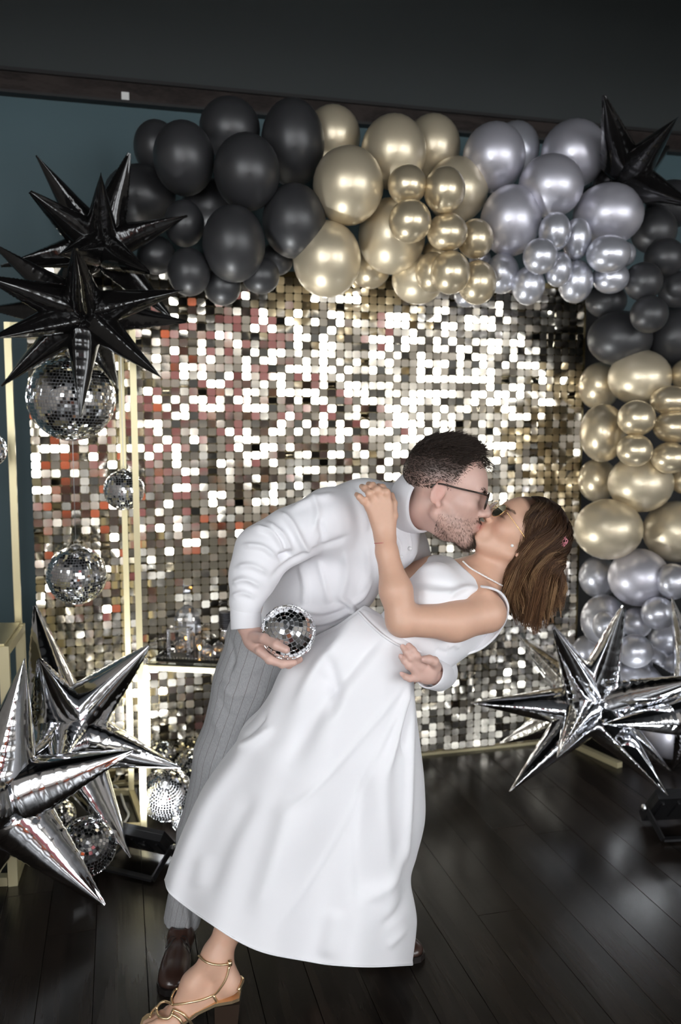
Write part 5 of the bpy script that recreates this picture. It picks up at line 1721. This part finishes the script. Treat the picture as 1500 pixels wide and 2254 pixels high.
PX = (1 - A_) * Lc[:, None] + A_ * Rc[:, None] + (1 - T_) * Tq[None] + T_ * Bq[None] \
    - ((1 - A_) * (1 - T_) * Lc[0] + A_ * (1 - T_) * Rc[0] + (1 - A_) * T_ * Lc[-1] + A_ * T_ * Rc[-1])
Ycn = 2.175 + .02 * t_
Bd = .085 + .145 * t_ ** .8
TH_ = th[None, :]
fold = (.020 * np.cos(6 * TH_ + .6 + 1.2 * t_[:, None]) + .010 * np.cos(11 * TH_ - 1.5 * t_[:, None])) * (t_[:, None] ** 1.2) * np.sin(TH_) ** .7
Yf = Ycn[:, None] - Bd[:, None] * np.sin(TH_) ** .85 + fold
front = np.zeros((NT, NA, 3))
for i in range(NT):
    rr = FWD[None] + RIGHT[None] * ((PX[i, :, 0:1] - CX) / F) + UP[None] * ((CY - PX[i, :, 1:2]) / F)
    front[i] = CAM + rr * (Yf[i][:, None] / rr[:, 1:2])
back = front[:, ::-1].copy()
back[:, :, 1] = 2 * Ycn[:, None] - front[:, ::-1, 1] * 1.0
back[:, :, 1] = Ycn[:, None] + (back[:, :, 1] - Ycn[:, None]) * .8
back[:, :, 2] = np.maximum(back[:, :, 2], .03) 
ring_ = np.concatenate([front, back[:, 1:-1]], 1)
V, Q = loft(ring_)
Q = Q[:, ::-1].copy()
Nn = normals(V, Q)
mid = V[(NT // 2) * ring_.shape[1] + NA // 2]; 
if Nn[(NT // 2) * ring_.shape[1] + NA // 2] @ (CAM - mid) < 0: Q = Q[:, ::-1].copy()
ST = [([(800, 1345), (760, 1400), (700, 1470), (650, 1560)], 16, .010), ([(850, 1385), (780, 1470), (705, 1560), (640, 1680)], 20, -.012),
      ([(600, 1600), (560, 1630), (520, 1650)], 12, .010), ([(585, 1570), (560, 1600), (525, 1628)], 9, -.008),
      ([(720, 1440), (735, 1500), (720, 1540)], 13, -.010), ([(700, 1480), (740, 1530), (720, 1580)], 14, -.008),
      ([(905, 1495), (880, 1560), (830, 1660), (770, 1790), (690, 1930), (600, 2060)], 5, .0035), ([(900, 1500), (800, 1620), (700, 1730), (640, 1780)], 7, .004),
      ([(906, 1505), (885, 1570), (868, 1640), (850, 1700)], 8, .010), ([(908, 1520), (893, 1600), (888, 1660)], 6, -.010), ([(912, 1530), (905, 1640), (900, 1800), (890, 1900)], 7, .008),
      ([(845, 1660), (840, 1760), (850, 1900), (860, 2050)], 26, .012), ([(800, 1700), (790, 1850), (800, 2000)], 22, -.009), ([(640, 1750), (610, 1880), (560, 2020)], 26, .008),
      ([(560, 1740), (500, 1850), (450, 1980)], 24, -.008), ([(900, 1850), (860, 1930), (800, 1990)], 14, .008), ([(905, 1940), (880, 2000), (840, 2040)], 12, -.007), ([(900, 2040), (850, 2085)], 10, .005),
      ([(450, 1880), (440, 1960)], 20, .006), ([(740, 2000), (720, 2110)], 22, .008)]
V = sculpt(V, Q, [(p_, w_ * .9, h_ * 1.3) for p_, w_, h_ in ST])
nr_ = ring_.shape[1]; c_top = V[:nr_].mean(0) + UP * .01
V = np.vstack([V, c_top]); k_ = np.arange(nr_)
capq = np.stack([k_, (k_ + 1) % nr_, np.full(nr_, len(V) - 1), np.full(nr_, len(V) - 1)], 1)
skm = bpy.data.meshes.new('mesh')
skm.from_pydata(V.tolist(), [], Q.tolist() + [tuple(int(x) for x in q_[:3]) for q_ in capq])
skm.polygons.foreach_set('use_smooth', np.ones(len(skm.polygons), dtype=bool))
obj('skirt', skm, M_dress, dress)
V = V[:-1]
hemv = V.reshape(NT, -1, 3)[-1]
MB().tube([tuple(p) for p in hemv[::2]], .0028, 6, closed=True).build('hem', M_dress, dress, True)
# waist seam band and sash fold on her front
wb = V.reshape(NT, -1, 3)[2][:NA]
MB().tube([tuple(p + (CAM - p) / np.linalg.norm(CAM - p) * .003) for p in wb[4:-4:2]], .0035, 8).build('waist_seam', M_dress, dress, True)

# --- hair
hr = np.random.default_rng(33)
M_hairbase = mat('dark brown hair mass', (.035, .017, .010), .5, 0, noise=(60, .3))
g = Grid([P(1085, 1300, 2.2)[0], 2.05, P(1100, 1400, 2.2)[2]], [P(1275, 1300, 2.3)[0], 2.42, P(1100, 1060, 2.3)[2]], .004)
g.add(wf.el((-.006, 0, .046), (.1015, .079, .0875)), .01)
g.add(rc(P(1188, 1160, 2.245), P(1180, 1235, 2.245), .074, .066), .03)
g.add(rc(P(1180, 1235, 2.24), P(1176, 1310, 2.235), .064, .046), .03)
def facecut(X, Y, Z):
    lx = ((X - wf.o[0]) * wf.B[0, 0] + (Y - wf.o[1]) * wf.B[1, 0] + (Z - wf.o[2]) * wf.B[2, 0]) / wf.s
    lz = ((X - wf.o[0]) * wf.B[0, 2] + (Y - wf.o[1]) * wf.B[1, 2] + (Z - wf.o[2]) * wf.B[2, 2]) / wf.s
    return np.maximum(lx - .042 - .30 * np.clip(lz - .05, -.2, .1), -1)
g.cut(facecut)
V, Q = g.mesh(3)
me = mesh_fast(V, Q, True)
hairo = obj('hair', me, M_hairbase, wom)
PT = []; C0 = []; C1 = []
NS = 30
mpx, mpy = project(V)
hmap = np.full((60, 90), 9.0)
ii = np.clip(((mpx - 1070) / 4).astype(int), 0, 59); jj = np.clip(((mpy - 1060) / 4).astype(int), 0, 89)
np.minimum.at(hmap, (ii, jj), V[:, 1])
for _ in range(2):                                                      # soften
    pad = np.pad(np.where(hmap > 8, 2.245, hmap), 1, mode='edge')
    hmap = sum(pad[a:a + 60, b:b + 90] for a in range(3) for b in range(3)) / 9
def mass_y(px_, py_):
    i_ = np.clip(((px_ - 1070) / 4).astype(int), 0, 59); j_ = np.clip(((py_ - 1060) / 4).astype(int), 0, 89)
    return hmap[i_, j_]
def scalp_w(x, phi, k=1.0):
    rr_ = math.sqrt(max(0.0, 1 - ((x + .006) / .1015) ** 2))
    return wf.p((x * (1 + (k - 1) * .5), .079 * k * rr_ * math.sin(phi), .046 + .0875 * k * rr_ * math.cos(phi)))
NL = 170
for lock in range(NL):
    u = (lock + hr.random()) / NL
    side = 1 if hr.random() < .80 else -1                               # mostly the side that faces us
    dep = hr.uniform(.25, 1.0)
    Yc_ = 2.245
    x0 = .070 - .168 * u; ph0 = math.radians(hr.uniform(-30, 45))
    k_ = 1.015 + .10 * dep
    tipx = 1126 + 108 * u + hr.normal(0, 5); tipy = 1336 + 44 * math.sin(PI * min(1, u * 1.1)) ** .8 + hr.normal(0, 9)
    p1 = math.radians(95)
    pts3 = [scalp_w(x0, side * ph0, 1.012), scalp_w(x0 - .002, side * (ph0 + (p1 - ph0) * .12), 1.0 + (k_ - 1) * .6), scalp_w(x0 - .006, side * (ph0 + (p1 - ph0) * .35), k_), scalp_w(x0 - .016, side * (ph0 + (p1 - ph0) * .75), k_ + .02),
            P(1124 + 112 * u, 1250 + 8 * hr.normal(), Yc_ - side * (.03 + .055 * dep)), P(tipx, tipy, Yc_ - side * (.015 + .045 * dep))]
    path = spline([tuple(q) for q in pts3], NS)
    if side > 0:                                                        # rest on the mass below, never inside it
        qx, qy = project(path)
        lo_y = mass_y(qx, qy) - (.001 + .012 * dep)
        sN = np.linspace(0, 1, NS)
        yy = np.where(sN > .45, np.minimum(path[:, 1], lo_y), path[:, 1])
        for _ in range(3): yy[1:-1] = (yy[:-2] + 2 * yy[1:-1] + yy[2:]) / 4
        path = np.array([P(a_, b_, c_) for a_, b_, c_ in zip(qx, qy, yy)])
    ph = u * 9 + hr.normal(0, .7); wl = hr.uniform(2.7, 3.2)
    col_t = np.array([.125, .062, .030]) * hr.uniform(.5, 1.35); col_r = np.array([.024, .012, .008]) * hr.uniform(.7, 1.6)
    if hr.random() < .22: col_t = np.array([.33, .19, .095]) * hr.uniform(.7, 1.1)
    for k in range(27):
        s = np.linspace(0, 1, NS)
        amp = .001 + .0125 * np.clip((s - .35) / .3, 0, 1)
        tube_r = .0095 * (0.35 + np.sin(np.clip(s * 1.02, 0, 1) * PI) ** .7 * .8) * math.sqrt(hr.random())
        a0 = hr.uniform(0, 6.28)
        lag = hr.normal(0, .25)
        ox = amp * np.sin(2 * PI * wl * s + ph + lag) + tube_r * np.cos(a0 + 2.2 * s)
        oy = amp * .8 * np.cos(2 * PI * wl * s + ph + lag) + tube_r * np.sin(a0 + 2.2 * s)
        w0 = np.clip(s * 4, .5, 1)
        pts = path + (RIGHT[None] * (ox * w0)[:, None]) + (FWD[None] * (oy * w0 * .8)[:, None])
        cut_ = hr.uniform(.88, 1.03)
        if cut_ < 1: pts = np.stack([np.interp(s * cut_, s, pts[:, c]) for c in range(3)], 1)
        PT.append(pts); C0.append(col_r * hr.uniform(.8, 1.2)); C1.append(col_t * hr.uniform(.75, 1.25))
tag(obj('hair_strands', strands_mesh(np.array(PT), .0007, .0004, np.array(C0), np.array(C1)), M_hair, hairo), kind='stuff')
PT = []
for s_ in (-1, 1):                                                      # brows
    for k in range(130):
        u = hr.random(); p = np.array([.097 - .018 * u, s_ * (.012 + .037 * u), .025 + .008 * math.sin(u * 2.2) + hr.normal(0, .0013)])
        p = snap(p, WHEAD) + [.0006, 0, 0]
        d = np.array([-.2, s_ * .9, .1]) + hr.normal(0, .08, 3); PT.append([wf.p(p), wf.p(p + d * .003), wf.p(p + d * .006)])
cc = np.repeat([[.05, .028, .018]], len(PT), 0)
obj('eyebrows', strands_mesh(np.array(PT), .00038, .0002, cc, cc), M_hair, wom)
# pink flower in the hair
fw = obj('hair_flower', None, None, wom)
pc = P(1241, 1190, 2.163)
for k in range(8):
    a = k * 2.4; r_ = .0015 + .0007 * k
    v_ = []
    for i in range(5):
        for j in range(4):
            w_ = -1 + 2 * j / 3; h_ = i / 4
            v_.append(pc + RIGHT * (math.cos(a) * r_ * (1 + h_) + w_ * -.0075 * math.sin(a) * math.sin(h_ * 2.4 + .5)) + UP * (math.sin(a) * r_ * (1 + h_) * 1.3 + w_ * .0075 * math.cos(a) * math.sin(h_ * 2.4 + .5)) - FWD * (.012 - .012 * h_ * (k / 8)))
    obj('petal', mesh_from(v_, grid_faces(5, 4), True), mat('dusty pink petal', (.62, .22, .26), .6), fw)

# --- sunglasses, gold wire with round dark lenses
M_wireg = mat('gold wire', (.9, .62, .28), .18, 1.0)
M_lensg = mat('dark green lens', (.035, .04, .028), .05, 0.0, **{'Specular IOR Level': .8})
sg = obj('sunglasses', None, None, wom)
for s in (-1, 1):
    rg = lens_shape(wf, s, .1085, .006, .0235, .0215, .06, 32, 2.0)
    MB().tube(rg, .0009, 6, closed=True).build('rim', M_wireg, sg, True)
    ctr = np.mean(rg, 0)
    MB().add(list(rg) + [p + wf.B[:, 0] * -.001 for p in rg], [tuple(range(32)), tuple(range(63, 31, -1))] + [(i, i + 32, (i + 1) % 32 + 32, (i + 1) % 32) for i in range(32)]).build('lens', M_lensg, sg)
    MB().tube(spline([wf.p((.106, s * .056, .014)), wf.p((.098, s * .066, .015)), wf.p((.04, s * .076, .014)), wf.p((-.01, s * .080, .012))], 14), .0009, 6).build('temple', M_wireg, sg, True)
MB().tube(spline([wf.p((.108, -.0095, .008)), wf.p((.113, 0, .011)), wf.p((.108, .0095, .008))], 8), .0009, 6).build('bridge', M_wireg, sg, True)
# pearl necklace and earring
M_pearl = mat('pearl', (.86, .82, .80), .18, 0, **{'Coat Weight': .6})
nk = obj('necklace', None, None, wom)
bodyV = parts_[0][0]
bp = project(bodyV)
def on_body(px_, py_, lift):
    m = (np.abs(bp[0] - px_) < 5) & (np.abs(bp[1] - py_) < 5)
    if not m.any(): return P(px_, py_, 2.17)
    q = bodyV[m]; q = q[q[:, 1].argmin()]
    return P(px_, py_, q[1] - lift)
nl = spline([(1020, 1236), (1036, 1250), (1058, 1263), (1080, 1275), (1106, 1289)], 40)
prl = MB().lathe([(.0002, -.0024), (.0017, -.0017), (.0024, 0), (.0017, .0017), (.0002, .0024)], (0, 0, 0), 8)
pme = mesh_from(prl.v, prl.f, True); pme.materials.append(M_pearl)
for x, y in nl:
    o = bpy.data.objects.new('pearl', pme); COL.objects.link(o); o.parent = nk
    o.matrix_parent_inverse = parent_world(nk).inverted(); o.location = on_body(x, y, .002)
MB().lathe([(.0002, -.004), (.003, -.003), (.0042, 0), (.003, .003), (.0002, .004)], P(1128, 1201, 2.135), 12).build('earring', M_pearl, wom, True)
# thread bracelet
MB().tube([p for p in [P(848, 1194, 2.088) + .0262 * (RIGHT * math.cos(t) + FWD * math.sin(t)) + UP * (.002 * math.cos(t)) for t in np.linspace(0, 2 * PI, 28, endpoint=False)]], .0008, 5, closed=True).build('bracelet', mat('red thread', (.5, .08, .1), .6), wom)

# --- gold sandal
M_gs = mat('metallic gold leather', (.80, .60, .36), .28, .9)
M_stack = mat('dark stacked heel', (.03, .018, .012), .35)
sd = obj('sandal', None, None, wom)
hx, hy = heelp[0], heelp[1]
sec = [(heelp[0] + .030, .024, HEELZ + .004), (heelp[0] + .012, .029, HEELZ), (heelp[0] - .03, .027, HEELZ - .008), (-.36, .026, .050), (-.40, .034, .022), (-.44, .043, .012), (-.472, .040, .012), (-.492, .028, .014), (-.500, .012, .015)]
up_ = []; lo_ = []
for x, w, z in sec:
    yc = np.interp(-x, [.27, .42, .52], [2.035, 2.028, 2.024])
    for s in (-1, 1):
        up_.append((x, yc + s * w, z)); lo_.append((x, yc + s * w, max(z - .008, .001)))
ns_ = len(sec); mb = MB(); vv = up_ + lo_; fc = []
for i in range(ns_ - 1):
    a = 2 * i
    fc += [(a, a + 2, a + 3, a + 1), (a + 2 * ns_ + 1, a + 2 * ns_ + 3, a + 2 * ns_ + 2, a + 2 * ns_), (a, a + 2 * ns_, a + 2 * ns_ + 2, a + 2), (a + 1, a + 3, a + 2 * ns_ + 3, a + 2 * ns_ + 1)]
fc += [(0, 1, 2 * ns_ + 1, 2 * ns_), (2 * ns_ - 2, 4 * ns_ - 2, 4 * ns_ - 1, 2 * ns_ - 1)]
mb.add(vv, fc).build('sole', M_gs, sd)
hb_ = MB(); z1 = HEELZ - .0135
top = [(heelp[0] + .030, heelp[1] - .024), (heelp[0] + .030, heelp[1] + .024), (heelp[0] - .032, heelp[1] + .024), (heelp[0] - .032, heelp[1] - .026)]
bot = [(x - .004 + (heelp[0] - x) * .12, y + (heelp[1] - y) * .1) for x, y in top]
hb_.box8([(x, y, .001) for x, y in bot] + [(x, y, z1 + (.0 if x > heelp[0] else -.006)) for x, y in top]).build('block_heel', M_stack, sd)
fV = parts_[0][0]; fV = fV[fV[:, 2] < .45]
fpx = project(fV); fN = None
def on_foot(px_, py_, lift=.002, bk=False):
    m = (np.abs(fpx[0] - px_) < 4) & (np.abs(fpx[1] - py_) < 4)
    if not m.any(): return P(px_, py_, 2.03)
    q = fV[m]; q = q[q[:, 1].argmin()]
    return P(px_, py_, q[1] - lift)
def strap(pts, r=.0028, n_=30):
    c = spline(pts, n_)
    p = np.array([on_foot(x, y, .0015) for x, y in c])
    for _ in range(3): p[1:-1] = (p[:-2] + 2 * p[1:-1] + p[2:]) / 4
    return MB().tube(p, r, 7).build('strap', M_gs, sd, True)
strap([(437, 2104), (455, 2118), (480, 2124), (506, 2122)])                      # ankle
strap([(505, 2126), (498, 2155), (480, 2182), (468, 2192), (440, 2202), (405, 2209), (380, 2212)])
strap([(380, 2212), (377, 2200), (383, 2182), (390, 2176)], .0032)
strap([(380, 2210), (360, 2204), (345, 2218), (350, 2238), (372, 2242), (380, 2225)], .0034)
strap([(380, 2222), (400, 2230), (415, 2245), (425, 2258)], .0036)
strap([(376, 2232), (392, 2240), (404, 2256)], .0036)
strap([(345, 2216), (335, 2226), (330, 2240)], .0034)
MB().lathe([(.004, -.006), (.006, -.006), (.006, .006), (.004, .006), (.004, -.006)], on_foot(506, 2120, .003), 10).build('buckle', M_gs, sd, True)
hc = spline([heelp + [.028, -.026, .0], heelp + [.036, 0, .008], heelp + [.028, .026, .0]], 10)
MB().tube(hc, .004, 7).build('heel_strap', M_gs, sd, True)
strap([(470, 2190), (476, 2202), (484, 2214)], .004, 8)
